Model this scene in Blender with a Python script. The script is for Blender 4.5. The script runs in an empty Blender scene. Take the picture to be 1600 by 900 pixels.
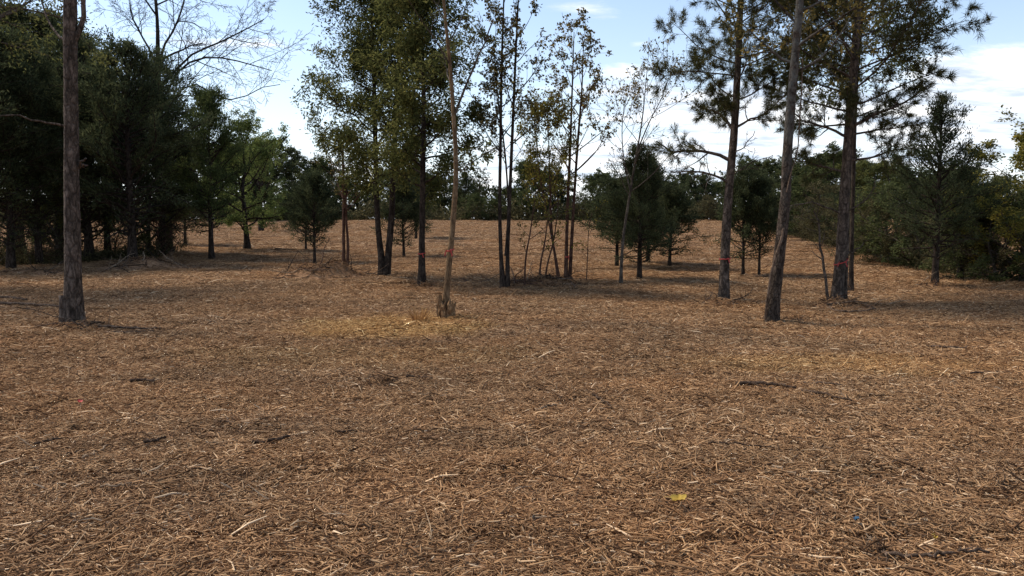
import bpy, math
import numpy as np
from mathutils import Vector

# ---------------------------------------------------------------- scene, camera, sky, sun, exposure
S = bpy.context.scene
COL = S.collection
PI = math.pi
RAD = math.radians

def gz(x, y):
    """height of the ground: level clearing, then a long gentle rise to the far wood"""
    x = np.asarray(x, float); y = np.asarray(y, float)
    def sp(t, k): return k * np.logaddexp(0, t / k)
    z = 0.033 * (sp(y - 22, 4.0) - sp(y - 98, 8.0))
    z = z + 0.030 * np.sin(0.55 * x + 0.31 * y + 0.6) * np.sin(0.43 * y - 0.2 * x)
    z = z + 0.045 * np.sin(0.21 * x - 0.17 * y) + 0.02 * np.sin(1.3 * x + 0.8 * np.sin(0.9 * y)) * np.cos(1.1 * y)
    return z

F_PX, HORIZON = 1256.0, 352.0
PITCH = math.atan((450 - HORIZON) / F_PX)
CAM = np.array([0.0, 0.0, 1.6 + float(gz(0, 0))])

cam_d = bpy.data.cameras.new('camera'); cam = bpy.data.objects.new('camera', cam_d); COL.objects.link(cam)
cam_d.sensor_width = 36; cam_d.lens = 36 * F_PX / 1600; cam_d.clip_start = 0.05; cam_d.clip_end = 3000
cam.location = CAM; cam.rotation_euler = (PI / 2 - PITCH, 0, 0)
S.camera = cam
S.render.resolution_x, S.render.resolution_y = 1024, 576

SUN_EL, SUN_AZ = RAD(54), RAD(-66)            # azimuth from +Y, clockwise; negative = left of the view
SUN_DIR = np.array([math.sin(SUN_AZ) * math.cos(SUN_EL), math.cos(SUN_AZ) * math.cos(SUN_EL), math.sin(SUN_EL)])

world = bpy.data.worlds.new('World'); S.world = world; world.use_nodes = True
def build_sky():
    nt = world.node_tree; N = nt.nodes; L = nt.links; N.clear()
    def val(x):
        return x
    def M(op, a, b=None, c=None, clamp=False):
        n = N.new('ShaderNodeMath'); n.operation = op; n.use_clamp = clamp
        for i, v in enumerate((a, b, c)):
            if v is None: continue
            if isinstance(v, (int, float)): n.inputs[i].default_value = v
            else: L.new(v, n.inputs[i])
        return n.outputs[0]
    out = N.new('ShaderNodeOutputWorld'); bg = N.new('ShaderNodeBackground'); bg.inputs[1].default_value = 0.10
    sky = N.new('ShaderNodeTexSky'); sky.sky_type = 'NISHITA'; sky.sun_disc = False
    sky.sun_elevation = SUN_EL; sky.sun_rotation = SUN_AZ % (2 * PI)
    sky.air_density = 1.0; sky.dust_density = 0.6; sky.ozone_density = 1.0
    tc = N.new('ShaderNodeTexCoord')
    sep = N.new('ShaderNodeSeparateXYZ'); L.new(tc.outputs['Generated'], sep.inputs[0])
    x, y, z = sep.outputs
    az = M('ARCTAN2', x, y); el = M('ARCSINE', z)
    # cloud layer seen in perspective: flatter and tighter towards the horizon
    zz = M('ADD', M('MAXIMUM', z, 0.0), 0.16)
    comb = N.new('ShaderNodeCombineXYZ')
    L.new(M('DIVIDE', x, zz), comb.inputs[0]); L.new(M('DIVIDE', y, zz), comb.inputs[1])
    n1 = N.new('ShaderNodeTexNoise'); n1.inputs['Scale'].default_value = 1.5; n1.inputs['Detail'].default_value = 9
    n1.inputs['Roughness'].default_value = 0.62; n1.inputs['Distortion'].default_value = 0.25
    mp = N.new('ShaderNodeMapping'); mp.inputs['Location'].default_value = (3.1, 7.7, 0); mp.inputs['Scale'].default_value = (0.75, 1.5, 1)
    L.new(comb.outputs[0], mp.inputs[0]); L.new(mp.outputs[0], n1.inputs['Vector'])
    dens = M('SUBTRACT', n1.outputs[0], 0.565)
    dens = M('MULTIPLY', dens, 1.35)
    # cloud banks (pixel of the photograph -> azimuth, elevation), width, height, strength
    def ae(u, v):
        a, b = (u - 800) / F_PX, (450 - v) / F_PX
        d = np.array([a, math.cos(PITCH) + b * math.sin(PITCH), b * math.cos(PITCH) - math.sin(PITCH)])
        d /= np.linalg.norm(d); return math.atan2(d[0], d[1]), math.asin(d[2])
    for (u, v, su, sv, amp) in CLOUDS:
        a0, e0 = ae(u, v)
        da = M('MULTIPLY', M('SUBTRACT', az, a0), F_PX / su); de = M('MULTIPLY', M('SUBTRACT', el, e0), F_PX / sv)
        g = M('EXPONENT', M('MULTIPLY', M('ADD', M('MULTIPLY', da, da), M('MULTIPLY', de, de)), -1.0))
        dens = M('ADD', dens, M('MULTIPLY', g, amp))
    low = M('EXPONENT', M('MULTIPLY', M('MAXIMUM', z, 0.0), -9.0))          # thin milky air low over the horizon
    dens = M('ADD', dens, M('MULTIPLY', low, 0.10))
    mr = N.new('ShaderNodeMapRange'); mr.interpolation_type = 'SMOOTHSTEP'
    L.new(dens, mr.inputs[0]); mr.inputs[1].default_value = 0.03; mr.inputs[2].default_value = 0.24
    cl = mr.outputs[0]
    shade = N.new('ShaderNodeTexNoise'); shade.inputs['Scale'].default_value = 3.4; shade.inputs['Detail'].default_value = 8; shade.inputs['Roughness'].default_value = .62
    L.new(mp.outputs[0], shade.inputs['Vector'])
    cr = N.new('ShaderNodeValToRGB'); L.new(shade.outputs[0], cr.inputs[0])
    cr.color_ramp.elements[0].position = 0.40; cr.color_ramp.elements[0].color = (0.52, 0.60, 0.72, 1)
    cr.color_ramp.elements[1].position = 0.60; cr.color_ramp.elements[1].color = (1, 1, 1, 1)
    cm = N.new('ShaderNodeMix'); cm.data_type = 'RGBA'; cm.blend_type = 'MULTIPLY'; cm.inputs[0].default_value = 1
    L.new(cr.outputs[0], cm.inputs[6]); cm.inputs[7].default_value = (CLOUD_L, CLOUD_L * 1.0, CLOUD_L * 1.0, 1)
    veil = N.new('ShaderNodeMix'); veil.data_type = 'RGBA'
    L.new(M('MINIMUM', M('ADD', M('MULTIPLY', low, 0.90), 0.03), 1.0), veil.inputs[0]); L.new(sky.outputs[0], veil.inputs[6]); veil.inputs[7].default_value = VEIL
    mix = N.new('ShaderNodeMix'); mix.data_type = 'RGBA'
    L.new(M('MULTIPLY', cl, 0.95), mix.inputs[0]); L.new(veil.outputs[2], mix.inputs[6]); L.new(cm.outputs[2], mix.inputs[7])
    L.new(mix.outputs[2], bg.inputs[0]); L.new(bg.outputs[0], out.inputs[0])
CLOUD_L = 7.2
VEIL = (6.2, 6.6, 7.1, 1)
CLOUDS = [(1570, 125, 120, 52, .5), (1500, 210, 110, 40, .26), (985, 108, 65, 15, .30), (1000, 68, 26, 7, .22), (875, 76, 26, 6, .12),
          (1110, 190, 200, 48, .30), (950, 265, 200, 44, .30), (945, 25, 60, 20, .14), (1330, 240, 170, 60, .20), (450, 232, 60, 10, .14), (480, 266, 90, 16, .20), (700, 290, 130, 25, .2)]
build_sky()

sun_d = bpy.data.lights.new('sun', 'SUN'); sun_d.energy = 2.2; sun_d.angle = RAD(12); sun_d.color = (1.0, 0.90, 0.76)
sun = bpy.data.objects.new('sun', sun_d); COL.objects.link(sun)
sun.rotation_euler = Vector(-SUN_DIR).to_track_quat('-Z', 'Y').to_euler(); sun.location = (0, 0, 40)

S.view_settings.view_transform = 'Standard'; S.view_settings.look = 'None'
S.view_settings.exposure = 1.0; S.view_settings.gamma = 1.0; S.view_settings.use_curve_mapping = False
S.render.engine = 'CYCLES'
cy = S.cycles
cy.max_bounces = 4; cy.diffuse_bounces = 2; cy.glossy_bounces = 1; cy.transmission_bounces = 2; cy.transparent_max_bounces = 4
cy.use_denoising = True; cy.caustics_reflective = False; cy.caustics_refractive = False
cy.sample_clamp_indirect = 4.0

# ---------------------------------------------------------------- pixel helpers (survey of the photograph)
def ray(u, v):
    a, b = (u - 800) / F_PX, (450 - v) / F_PX
    return np.array([a, math.cos(PITCH) + b * math.sin(PITCH), b * math.cos(PITCH) - math.sin(PITCH)])
def ground_at(u, v):
    d = ray(u, v); lo = 1.0; prev = 1.0
    for t in np.concatenate([np.arange(1, 40, .1), np.arange(40, 200, .4)]):
        p = CAM + d * t
        if p[2] < gz(p[0], p[1]):
            lo, hi = prev, t
            for _ in range(30):
                m = (lo + hi) / 2; p = CAM + d * m
                if p[2] < gz(p[0], p[1]): hi = m
                else: lo = m
            return CAM + d * lo
        prev = t
    p = CAM + d * 90; p[2] = gz(p[0], p[1]); return p
def at(u, v, Y):
    d = ray(u, v); return CAM + d * (Y / d[1])
def on_ground(u, Y):
    """point on the ground at depth Y below/above pixel column u"""
    x = (u - 800) / F_PX * Y * 1.0
    return np.array([x, Y, float(gz(x, Y))])

# ---------------------------------------------------------------- mesh helpers
def mesh_from(name, V, F, mat, tint=None, smooth=False):
    V = np.ascontiguousarray(V, np.float32); F = np.asarray(F, np.int32)
    me = bpy.data.meshes.new(name)
    n, k = F.shape
    me.vertices.add(len(V)); me.vertices.foreach_set('co', V.ravel())
    me.loops.add(n * k); me.loops.foreach_set('vertex_index', F.ravel())
    me.polygons.add(n); me.polygons.foreach_set('loop_start', np.arange(0, n * k, k, dtype=np.int32))
    me.polygons.foreach_set('loop_total', np.full(n, k, np.int32))
    if smooth: me.polygons.foreach_set('use_smooth', np.ones(n, bool))
    if tint is not None:
        a = me.attributes.new('tint', 'FLOAT', 'FACE'); a.data.foreach_set('value', np.ascontiguousarray(tint, np.float32))
    me.materials.append(mat)
    me.update(calc_edges=True)
    return me
def link(name, data, parent=None, loc=(0, 0, 0)):
    o = bpy.data.objects.new(name, data); COL.objects.link(o); o.location = tuple(loc)
    if parent is not None: o.parent = parent
    return o
def tag(o, label=None, cat=None, group=None, kind=None):
    if label: o['label'] = label
    if cat: o['category'] = cat
    if group: o['group'] = group
    if kind: o['kind'] = kind
    return o
def thing(name, label, cat, loc, group=None):
    return tag(link(name, None, None, loc), label, cat, group)
def norm(a):
    return a / np.maximum(np.linalg.norm(a, axis=-1, keepdims=True), 1e-9)
class Buf:
    """quads collected as numpy arrays"""
    def __init__(s): s.V = []; s.F = []; s.T = []; s.n = 0
    def add(s, V, F, T=None):
        s.V.append(V); s.F.append(F + s.n); s.n += len(V)
        s.T.append(np.full(len(F), .5) if T is None else T)
    def mesh(s, name, mat, smooth=False):
        return mesh_from(name, np.concatenate(s.V), np.concatenate(s.F), mat, np.concatenate(s.T), smooth)
REF = norm(np.array([0.37, 0.81, 0.23]))
def tubes(P, R, k=6, rough=0.0, rng=None):
    """P (B,n,3) polylines, R (B,n) radii -> verts, quads"""
    P = np.asarray(P, float); R = np.asarray(R, float)
    B, n, _ = P.shape
    T = norm(np.gradient(P, axis=1)); U = norm(np.cross(T, REF)); W = np.cross(T, U)
    a = np.arange(k) * 2 * PI / k
    R4 = np.repeat(R[:, :, None], k, 2)
    if rough and rng is not None: R4 = R4 * (1 + rough * rng.standard_normal(R4.shape))
    V = P[:, :, None, :] + R4[..., None] * (np.cos(a)[:, None] * U[:, :, None, :] + np.sin(a)[:, None] * W[:, :, None, :])
    i = np.arange(n - 1)[:, None] * k; j = np.arange(k)[None, :]; j2 = (j + 1) % k
    q = np.stack([i + j, i + j2, i + k + j2, i + k + j], -1).reshape(-1, 4)
    F = (q[None] + (np.arange(B) * n * k)[:, None, None]).reshape(-1, 4)
    return V.reshape(-1, 3), F
def cap(V, F, n, k):
    """closes the last ring of one tube with a fan"""
    last = (n - 1) * k
    c = V[last:last + k].mean(0)[None]
    j = np.arange(k); f = np.stack([last + j, last + (j + 1) % k, np.full(k, len(V)), np.full(k, len(V))], -1)
    return np.concatenate([V, c]), F, f
def resample(P, R, n):
    P = np.asarray(P, float); s = np.r_[0, np.cumsum(np.linalg.norm(np.diff(P, axis=0), axis=1))]
    t = np.linspace(0, s[-1], n)
    # smooth interpolation (Catmull-like through cubic Hermite on each axis)
    m = np.gradient(P, s, axis=0)
    i = np.clip(np.searchsorted(s, t, 'right') - 1, 0, len(s) - 2); h = (s[i + 1] - s[i]); q = ((t - s[i]) / h)[:, None]; h = h[:, None]
    Q = (2*q**3 - 3*q**2 + 1) * P[i] + (q**3 - 2*q**2 + q) * h * m[i] + (-2*q**3 + 3*q**2) * P[i + 1] + (q**3 - q**2) * h * m[i + 1]
    return Q, np.interp(t, s, np.asarray(R, float))
def leaves(P, D, Nn, l, w):
    """diamond leaves, slightly folded along the midrib"""
    D = norm(D); Sd = norm(np.cross(D, Nn)); Up = np.cross(Sd, D)
    l = np.broadcast_to(np.asarray(l, float), (len(P),))[:, None]; w = np.broadcast_to(np.asarray(w, float), (len(P),))[:, None]
    mid = P + D * l * .45 - Up * w * .12
    V = np.stack([P, mid + Sd * w * .5 + Up * w * .12, P + D * l, mid - Sd * w * .5 + Up * w * .12], 1).reshape(-1, 3)
    return V, np.arange(len(P) * 4).reshape(-1, 4)
def needles(P, D, l, w):
    D = norm(D); Sd = norm(np.cross(D, norm(np.random.default_rng(3).standard_normal(D.shape))))
    l = np.asarray(l)[:, None]
    V = np.stack([P - Sd * w * .5, P + Sd * w * .5, P + D * l - [0, 0, .02]], 1).reshape(-1, 3)
    return V, np.arange(len(P) * 3).reshape(-1, 3)

# ---------------------------------------------------------------- materials
def new_mat(name):
    m = bpy.data.materials.new(name); m.use_nodes = True; m.node_tree.nodes.clear(); return m
def ramp(nt, fac, stops):
    cr = nt.nodes.new('ShaderNodeValToRGB'); nt.links.new(fac, cr.inputs[0])
    e = cr.color_ramp.elements
    while len(e) < len(stops): e.new(0.5)
    for q, (p, c) in zip(e, stops): q.position = p; q.color = (*c, 1)
    return cr.outputs[0]
def noise(nt, vec, scale, detail=4, rough=.55, mapscale=None, dist=0.0):
    n = nt.nodes.new('ShaderNodeTexNoise'); n.inputs['Scale'].default_value = scale; n.inputs['Detail'].default_value = detail
    n.inputs['Roughness'].default_value = rough; n.inputs['Distortion'].default_value = dist
    if mapscale:
        mp = nt.nodes.new('ShaderNodeMapping'); mp.inputs['Scale'].default_value = mapscale; nt.links.new(vec, mp.inputs[0]); vec = mp.outputs[0]
    nt.links.new(vec, n.inputs['Vector']); return n.outputs[0]
def mathn(nt, op, a, b=0.0, clamp=False):
    n = nt.nodes.new('ShaderNodeMath'); n.operation = op; n.use_clamp = clamp
    for i, v in enumerate((a, b)):
        if isinstance(v, (int, float)): n.inputs[i].default_value = v
        else: nt.links.new(v, n.inputs[i])
    return n.outputs[0]
def mixc(nt, fac, a, b, mode='MIX'):
    n = nt.nodes.new('ShaderNodeMix'); n.data_type = 'RGBA'; n.blend_type = mode
    for i, v in ((0, fac), (6, a), (7, b)):
        if isinstance(v, (int, float)): n.inputs[i].default_value = v
        elif isinstance(v, tuple): n.inputs[i].default_value = (*v, 1)
        else: nt.links.new(v, n.inputs[i])
    return n.outputs[2]
def finish(m, col, rough=.9, bump=None, bstr=.5, bdist=.02, spec=.2):
    nt = m.node_tree; b = nt.nodes.new('ShaderNodeBsdfPrincipled'); o = nt.nodes.new('ShaderNodeOutputMaterial')
    if isinstance(col, tuple): b.inputs['Base Color'].default_value = (*col, 1)
    else: nt.links.new(col, b.inputs['Base Color'])
    b.inputs['Roughness'].default_value = rough; b.inputs['Specular IOR Level'].default_value = spec
    if bump is not None:
        bn = nt.nodes.new('ShaderNodeBump'); bn.inputs['Strength'].default_value = bstr; bn.inputs['Distance'].default_value = bdist
        nt.links.new(bump, bn.inputs['Height']); nt.links.new(bn.outputs[0], b.inputs['Normal'])
    nt.links.new(b.outputs[0], o.inputs[0]); return m
def leaf_mat(name, c_dark, c_mid, c_light, trans=.35):
    m = new_mat(name); nt = m.node_tree
    at_ = nt.nodes.new('ShaderNodeAttribute'); at_.attribute_name = 'tint'
    oi = nt.nodes.new('ShaderNodeObjectInfo')
    f = mathn(nt, 'ADD', at_.outputs['Fac'], mathn(nt, 'MULTIPLY', mathn(nt, 'SUBTRACT', oi.outputs['Random'], .5), .22), True)
    c = ramp(nt, f, [(0, c_dark), (.5, c_mid), (1, c_light)])
    d = nt.nodes.new('ShaderNodeBsdfDiffuse'); t = nt.nodes.new('ShaderNodeBsdfTranslucent'); x = nt.nodes.new('ShaderNodeMixShader')
    nt.links.new(c, d.inputs[0]); nt.links.new(c, t.inputs[0]); x.inputs[0].default_value = trans
    nt.links.new(d.outputs[0], x.inputs[1]); nt.links.new(t.outputs[0], x.inputs[2])
    o = nt.nodes.new('ShaderNodeOutputMaterial'); nt.links.new(x.outputs[0], o.inputs[0]); return m
def bark_mat(name, c0, c1, c2, scale=9.0, lichen=None, bstr=1.0, plates=0):
    m = new_mat(name); nt = m.node_tree
    g = nt.nodes.new('ShaderNodeNewGeometry'); p = g.outputs['Position']
    n1 = noise(nt, p, scale, 6, .7, (1, 1, .42), .7); n2 = noise(nt, p, scale * 4.2, 4, .65, (1, 1, .55))
    f = mathn(nt, 'ADD', mathn(nt, 'MULTIPLY', n1, .7), mathn(nt, 'MULTIPLY', n2, .3))
    c = ramp(nt, f, [(.40, c0), (.5, c1), (.61, c2)])
    if plates:
        wob = nt.nodes.new('ShaderNodeTexNoise'); wob.inputs['Scale'].default_value = plates * .8; nt.links.new(p, wob.inputs['Vector'])
        vm = nt.nodes.new('ShaderNodeVectorMath'); vm.operation = 'MULTIPLY_ADD'; nt.links.new(wob.outputs['Color'], vm.inputs[0]); vm.inputs[1].default_value = (.09, .09, .09); nt.links.new(p, vm.inputs[2])
        mp = nt.nodes.new('ShaderNodeMapping'); mp.inputs['Scale'].default_value = (1, 1, .42); nt.links.new(vm.outputs[0], mp.inputs[0])
        vo = nt.nodes.new('ShaderNodeTexVoronoi'); vo.feature = 'DISTANCE_TO_EDGE'; vo.inputs['Scale'].default_value = plates; nt.links.new(mp.outputs[0], vo.inputs['Vector'])
        e = mathn(nt, 'ADD', .45, mathn(nt, 'MULTIPLY', vo.outputs['Distance'], 4.0), True)
        c = mixc(nt, e, tuple(x * .6 for x in c0), c)
        f = mathn(nt, 'ADD', mathn(nt, 'MULTIPLY', f, .5), mathn(nt, 'MULTIPLY', e, .6))
    if lichen:
        k = noise(nt, p, 5.0, 5, .6)
        s = nt.nodes.new('ShaderNodeSeparateXYZ'); nt.links.new(p, s.inputs[0])
        h = mathn(nt, 'MULTIPLY', mathn(nt, 'SUBTRACT', s.outputs[2], lichen[1]), .45, True)
        k = mathn(nt, 'MULTIPLY', mathn(nt, 'MULTIPLY', mathn(nt, 'SUBTRACT', k, .40), 6.0, True), h)
        c = mixc(nt, k, c, lichen[0])
    return finish(m, c, .95, f, bstr, .03, .1)

def zone_color(nt, pos, col):
    """mulch colour from place to place: sun patches painted as yellow straw, grey weathered litter, red-brown needles"""
    big = noise(nt, pos, .22, 3, .5, (1, 1.6, 1)); med = noise(nt, pos, 1.1, 4, .6, (.7, 1.3, 1))
    c = mixc(nt, mathn(nt, 'MULTIPLY', mathn(nt, 'SUBTRACT', big, .42), 2.2, True), col, (1.10, .96, .80), 'MULTIPLY')
    v = mathn(nt, 'ADD', .55, mathn(nt, 'MULTIPLY', med, .9))
    vm = nt.nodes.new('ShaderNodeVectorMath'); vm.operation = 'SCALE'; nt.links.new(c, vm.inputs[0]); nt.links.new(v, vm.inputs['Scale'])
    c = vm.outputs[0]
    old = noise(nt, pos, .45, 4, .6, (.8, 1.4, 1), .5)
    c = mixc(nt, mathn(nt, 'MULTIPLY', mathn(nt, 'SUBTRACT', old, .50), 4.0, True), c, mixc(nt, 1.0, c, (.72, .72, .76), 'MULTIPLY'))
    s = nt.nodes.new('ShaderNodeSeparateXYZ'); nt.links.new(pos, s.inputs[0])
    for (u, v_, ru, rv, tintc, amt) in SUN_PATCHES:
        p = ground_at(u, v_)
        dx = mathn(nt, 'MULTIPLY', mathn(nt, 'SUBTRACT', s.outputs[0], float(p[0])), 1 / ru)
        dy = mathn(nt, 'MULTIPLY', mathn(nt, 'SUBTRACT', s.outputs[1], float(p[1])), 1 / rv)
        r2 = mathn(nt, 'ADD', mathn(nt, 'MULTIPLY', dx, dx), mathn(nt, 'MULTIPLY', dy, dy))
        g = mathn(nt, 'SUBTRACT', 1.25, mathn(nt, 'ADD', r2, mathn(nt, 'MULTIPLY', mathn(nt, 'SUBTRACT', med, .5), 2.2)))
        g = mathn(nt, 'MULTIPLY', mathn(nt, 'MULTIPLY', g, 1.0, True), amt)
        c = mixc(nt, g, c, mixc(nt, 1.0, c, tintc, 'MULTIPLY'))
    return c
SUN_PATCHES = [(600, 512, 1.6, 1.5, (1.42, 1.40, 1.05), .85), (1290, 572, 1.9, .75, (1.30, 1.28, 1.05), .75), (560, 560, 2.4, 1.0, (1.25, 1.25, 1.1), .6)]  # patches of sun painted into the mulch colour, brighter and yellower

def make_chip_mat():
    m = new_mat('straw_and_chips'); nt = m.node_tree
    a = nt.nodes.new('ShaderNodeAttribute'); a.attribute_name = 'tint'
    g = nt.nodes.new('ShaderNodeNewGeometry')
    c = ramp(nt, a.outputs['Fac'], [(0, (.066, .034, .017)), (.18, (.205, .110, .053)), (.50, (.372, .218, .109)), (.82, (.525, .338, .180)), (1, (.74, .55, .355))])
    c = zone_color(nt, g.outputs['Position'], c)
    n = noise(nt, g.outputs['Position'], 160, 2)
    c = mixc(nt, .5, c, ramp(nt, n, [(.3, (.55, .55, .55)), (.7, (1.3, 1.3, 1.3))]), 'MULTIPLY')
    return finish(m, c, .85, None, spec=.15)
def make_ground_mat():
    m = new_mat('mulched_ground'); nt = m.node_tree
    g = nt.nodes.new('ShaderNodeNewGeometry'); p = g.outputs['Position']
    n1 = noise(nt, p, 26, 5, .7, (1.0, .45, 1), 1.2); n2 = noise(nt, p, 26, 5, .7, (.4, 1.1, 1), 1.2); n3 = noise(nt, p, 5, 5, .65, (.6, 1.5, 1), .6)
    f = mathn(nt, 'MAXIMUM', n1, n2)
    f = mathn(nt, 'ADD', mathn(nt, 'MULTIPLY', f, .6), mathn(nt, 'MULTIPLY', n3, .4))
    c = ramp(nt, f, [(.40, (.12, .066, .036)), (.50, (.26, .150, .081)), (.60, (.40, .246, .142)), (.72, (.53, .35, .215))])
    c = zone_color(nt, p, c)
    return finish(m, c, .95, f, 1.0, .05, .1)
MAT = {}
MAT['chips'] = make_chip_mat(); MAT['ground'] = make_ground_mat()
MAT['cedar'] = leaf_mat('cedar_foliage', (.034, .041, .021), (.068, .082, .040), (.13, .14, .065), .4)
MAT['cedar_pale'] = leaf_mat('pale_cedar_foliage', (.042, .056, .022), (.085, .11, .040), (.15, .17, .06), .45)
MAT['fresh'] = leaf_mat('light_green_leaves', (.075, .10, .028), (.15, .19, .058), (.26, .27, .09), .55)
MAT['oak'] = leaf_mat('willow_oak_leaves', (.050, .058, .020), (.118, .125, .042), (.21, .19, .062), .55)
MAT['poplar'] = leaf_mat('sparse_autumn_leaves', (.055, .050, .020), (.14, .115, .042), (.29, .20, .058), .5)
MAT['yellow'] = leaf_mat('yellowing_leaves', (.085, .085, .022), (.20, .185, .045), (.38, .29, .06), .5)
MAT['pine'] = leaf_mat('pine_needles', (.030, .036, .017), (.072, .076, .032), (.14, .12, .048), .35)
MAT['pine_brown'] = leaf_mat('browning_pine_needles', (.030, .022, .010), (.080, .055, .022), (.15, .095, .04), .2)
MAT['broad'] = leaf_mat('broadleaf_foliage', (.032, .042, .018), (.075, .090, .036), (.14, .15, .06), .45)
MAT['wood_far'] = leaf_mat('far_wood_foliage', (.030, .040, .020), (.062, .074, .036), (.11, .12, .055), .35)
MAT['brush'] = leaf_mat('undergrowth_leaves', (.040, .037, .019), (.095, .085, .042), (.19, .16, .08), .4)
MAT['bark_pine'] = bark_mat('pine_bark', (.032, .024, .018), (.084, .062, .047), (.17, .128, .100), 11, plates=11)
MAT['bark_dark'] = bark_mat('dark_bark', (.013, .009, .007), (.036, .026, .020), (.080, .060, .046), 12)
MAT['bark_grey'] = bark_mat('grey_bark', (.035, .027, .021), (.080, .064, .050), (.15, .125, .10), 11)
MAT['bark_lichen'] = bark_mat('lichen_bark', (.022, .016, .012), (.060, .044, .033), (.12, .090, .068), 11, ((.115, .108, .092), 1.7), plates=14)
MAT['bark_tan'] = bark_mat('tan_bark', (.072, .044, .024), (.15, .094, .050), (.23, .152, .086), 14)
MAT['bark_red'] = bark_mat('reddish_sapling_bark', (.035, .018, .013), (.085, .045, .032), (.15, .088, .062), 14)
MAT['fresh_wood'] = bark_mat('torn_wood', (.085, .045, .022), (.21, .120, .058), (.36, .225, .115), 26)
MAT['dead_wood'] = bark_mat('weathered_wood', (.045, .030, .020), (.12, .080, .055), (.24, .165, .115), 16)
MAT['pale_wood'] = bark_mat('pale_stripped_wood', (.16, .11, .07), (.30, .21, .135), (.44, .32, .21), 20)
MAT['stick_dark'] = bark_mat('dark_weathered_stick', (.030, .019, .013), (.075, .047, .031), (.15, .10, .068), 16)
MAT['ribbon'] = finish(new_mat('pink_flagging'), (.40, .055, .045), .7, None, spec=.3)
MAT['yellow_leaf'] = finish(new_mat('yellow_leaf'), (.40, .265, .05), .8, None)
MAT['blue_scrap'] = finish(new_mat('blue_scrap'), (.03, .09, .16), .7, None)
MAT['rock'] = bark_mat('pale_rock', (.10, .085, .07), (.20, .17, .145), (.30, .26, .22), 6)

# ---------------------------------------------------------------- ground sheet
def build_ground():
    # polar grid about the viewer, fine near, coarse to the horizon
    r = np.concatenate([np.linspace(0, 30, 101)[1:], 30 * np.exp(np.linspace(0, math.log(1400 / 30), 60))[1:]])
    a = np.linspace(0, 2 * PI, 181)[:-1]
    Rr, A = np.meshgrid(r, a, indexing='ij'); X = Rr * np.sin(A); Y = Rr * np.cos(A)
    V = np.stack([X, Y, gz(X, Y)], -1).reshape(-1, 3); nA = len(a); nR = len(r)
    V = np.concatenate([V, [[0, 0, float(gz(0, 0))]]])
    i = np.arange(nR - 1)[:, None] * nA; j = np.arange(nA)[None]; j2 = (j + 1) % nA
    F = np.stack([i + j, i + nA + j, i + nA + j2, i + j2], -1).reshape(-1, 4)
    me = mesh_from('ground', V[:-1], F, MAT['ground'], smooth=True)
    o = link('ground', me); tag(o, kind='structure'); return o
ground = build_ground()

# ---------------------------------------------------------------- mulch: tiles of real straw and chips laid over the sheet
def chip_set(n, size, rng, lean=1.0, hump=None, big=1.0):
    """n bent fibres and splinters over a square of the given size -> verts, quads, tint"""
    kind = rng.random(n)
    Lc = np.where(kind < .72, rng.gamma(3.0, .017, n) + .018, np.where(kind < .975, rng.uniform(.025, .085, n), rng.uniform(.12, .30, n))) * big
    W = np.where(kind < .72, rng.uniform(.0022, .0048, n), np.where(kind < .975, rng.uniform(.004, .009, n), rng.uniform(.003, .006, n))) * big
    H = np.where(kind < .72, W * .8, np.where(kind < .975, W * .35, W))
    xy = rng.uniform(-size / 2, size / 2, (n, 2))
    yaw = rng.uniform(0, 2 * PI, n)
    pitch = rng.normal(0, .17, n) * lean + np.where(rng.random(n) < .05, rng.uniform(.2, .75, n), 0) * lean
    z = np.abs(rng.normal(0, .012, n)) + .004
    if hump is not None: z = z + hump(xy[:, 0], xy[:, 1])
    D = np.stack([np.cos(yaw) * np.cos(pitch), np.sin(yaw) * np.cos(pitch), np.sin(pitch)], -1)
    Sd = np.stack([-np.sin(yaw), np.cos(yaw), np.zeros(n)], -1); roll = rng.normal(0, .5, n)
    Up = np.cross(D, Sd); S2 = Sd * np.cos(roll)[:, None] + Up * np.sin(roll)[:, None]; U2 = np.cross(D, S2)
    c = np.stack([xy[:, 0], xy[:, 1], z + np.abs(np.sin(pitch)) * Lc * .45], -1)
    bend = rng.normal(0, .10, n) * Lc; bend_u = rng.normal(0, .05, n) * Lc
    rings = []
    for t, wf in ((-.5, .7), (0, 1), (.5, .45)):
        p = c + D * (Lc * t)[:, None]
        if t == 0: p = p + S2 * bend[:, None] + U2 * bend_u[:, None]
        w = (W * wf)[:, None]; h = (H * wf)[:, None]
        rings.append(np.stack([p - S2 * w - U2 * h, p + S2 * w - U2 * h, p + U2 * h * 1.3], 1))
    V = np.stack(rings, 1).reshape(-1, 3)                     # n * 9
    q = []
    for r in range(2):
        for j in range(3): q.append([r * 3 + j, r * 3 + (j + 1) % 3, r * 3 + 3 + (j + 1) % 3, r * 3 + 3 + j])
    F = (np.array(q)[None] + (np.arange(n) * 9)[:, None, None]).reshape(-1, 4)
    t = np.clip(rng.beta(2.2, 2.6, n) * .95 + np.where(kind > .975, -.18, 0) + np.where((kind > .72) & (kind < .975), .12 * rng.standard_normal(n), 0), 0, 1)
    t = np.where(rng.random(n) < .05, rng.uniform(.85, 1, n), t)
    return V, F, np.repeat(t, 6)
MULCH_ZONES = [(1.2, 11.0, .80, .90), (10.6, 20.0, 1.0, .92), (19.5, 36.0, 1.6, .92), (35.0, 93.0, 2.5, .92)]
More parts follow.
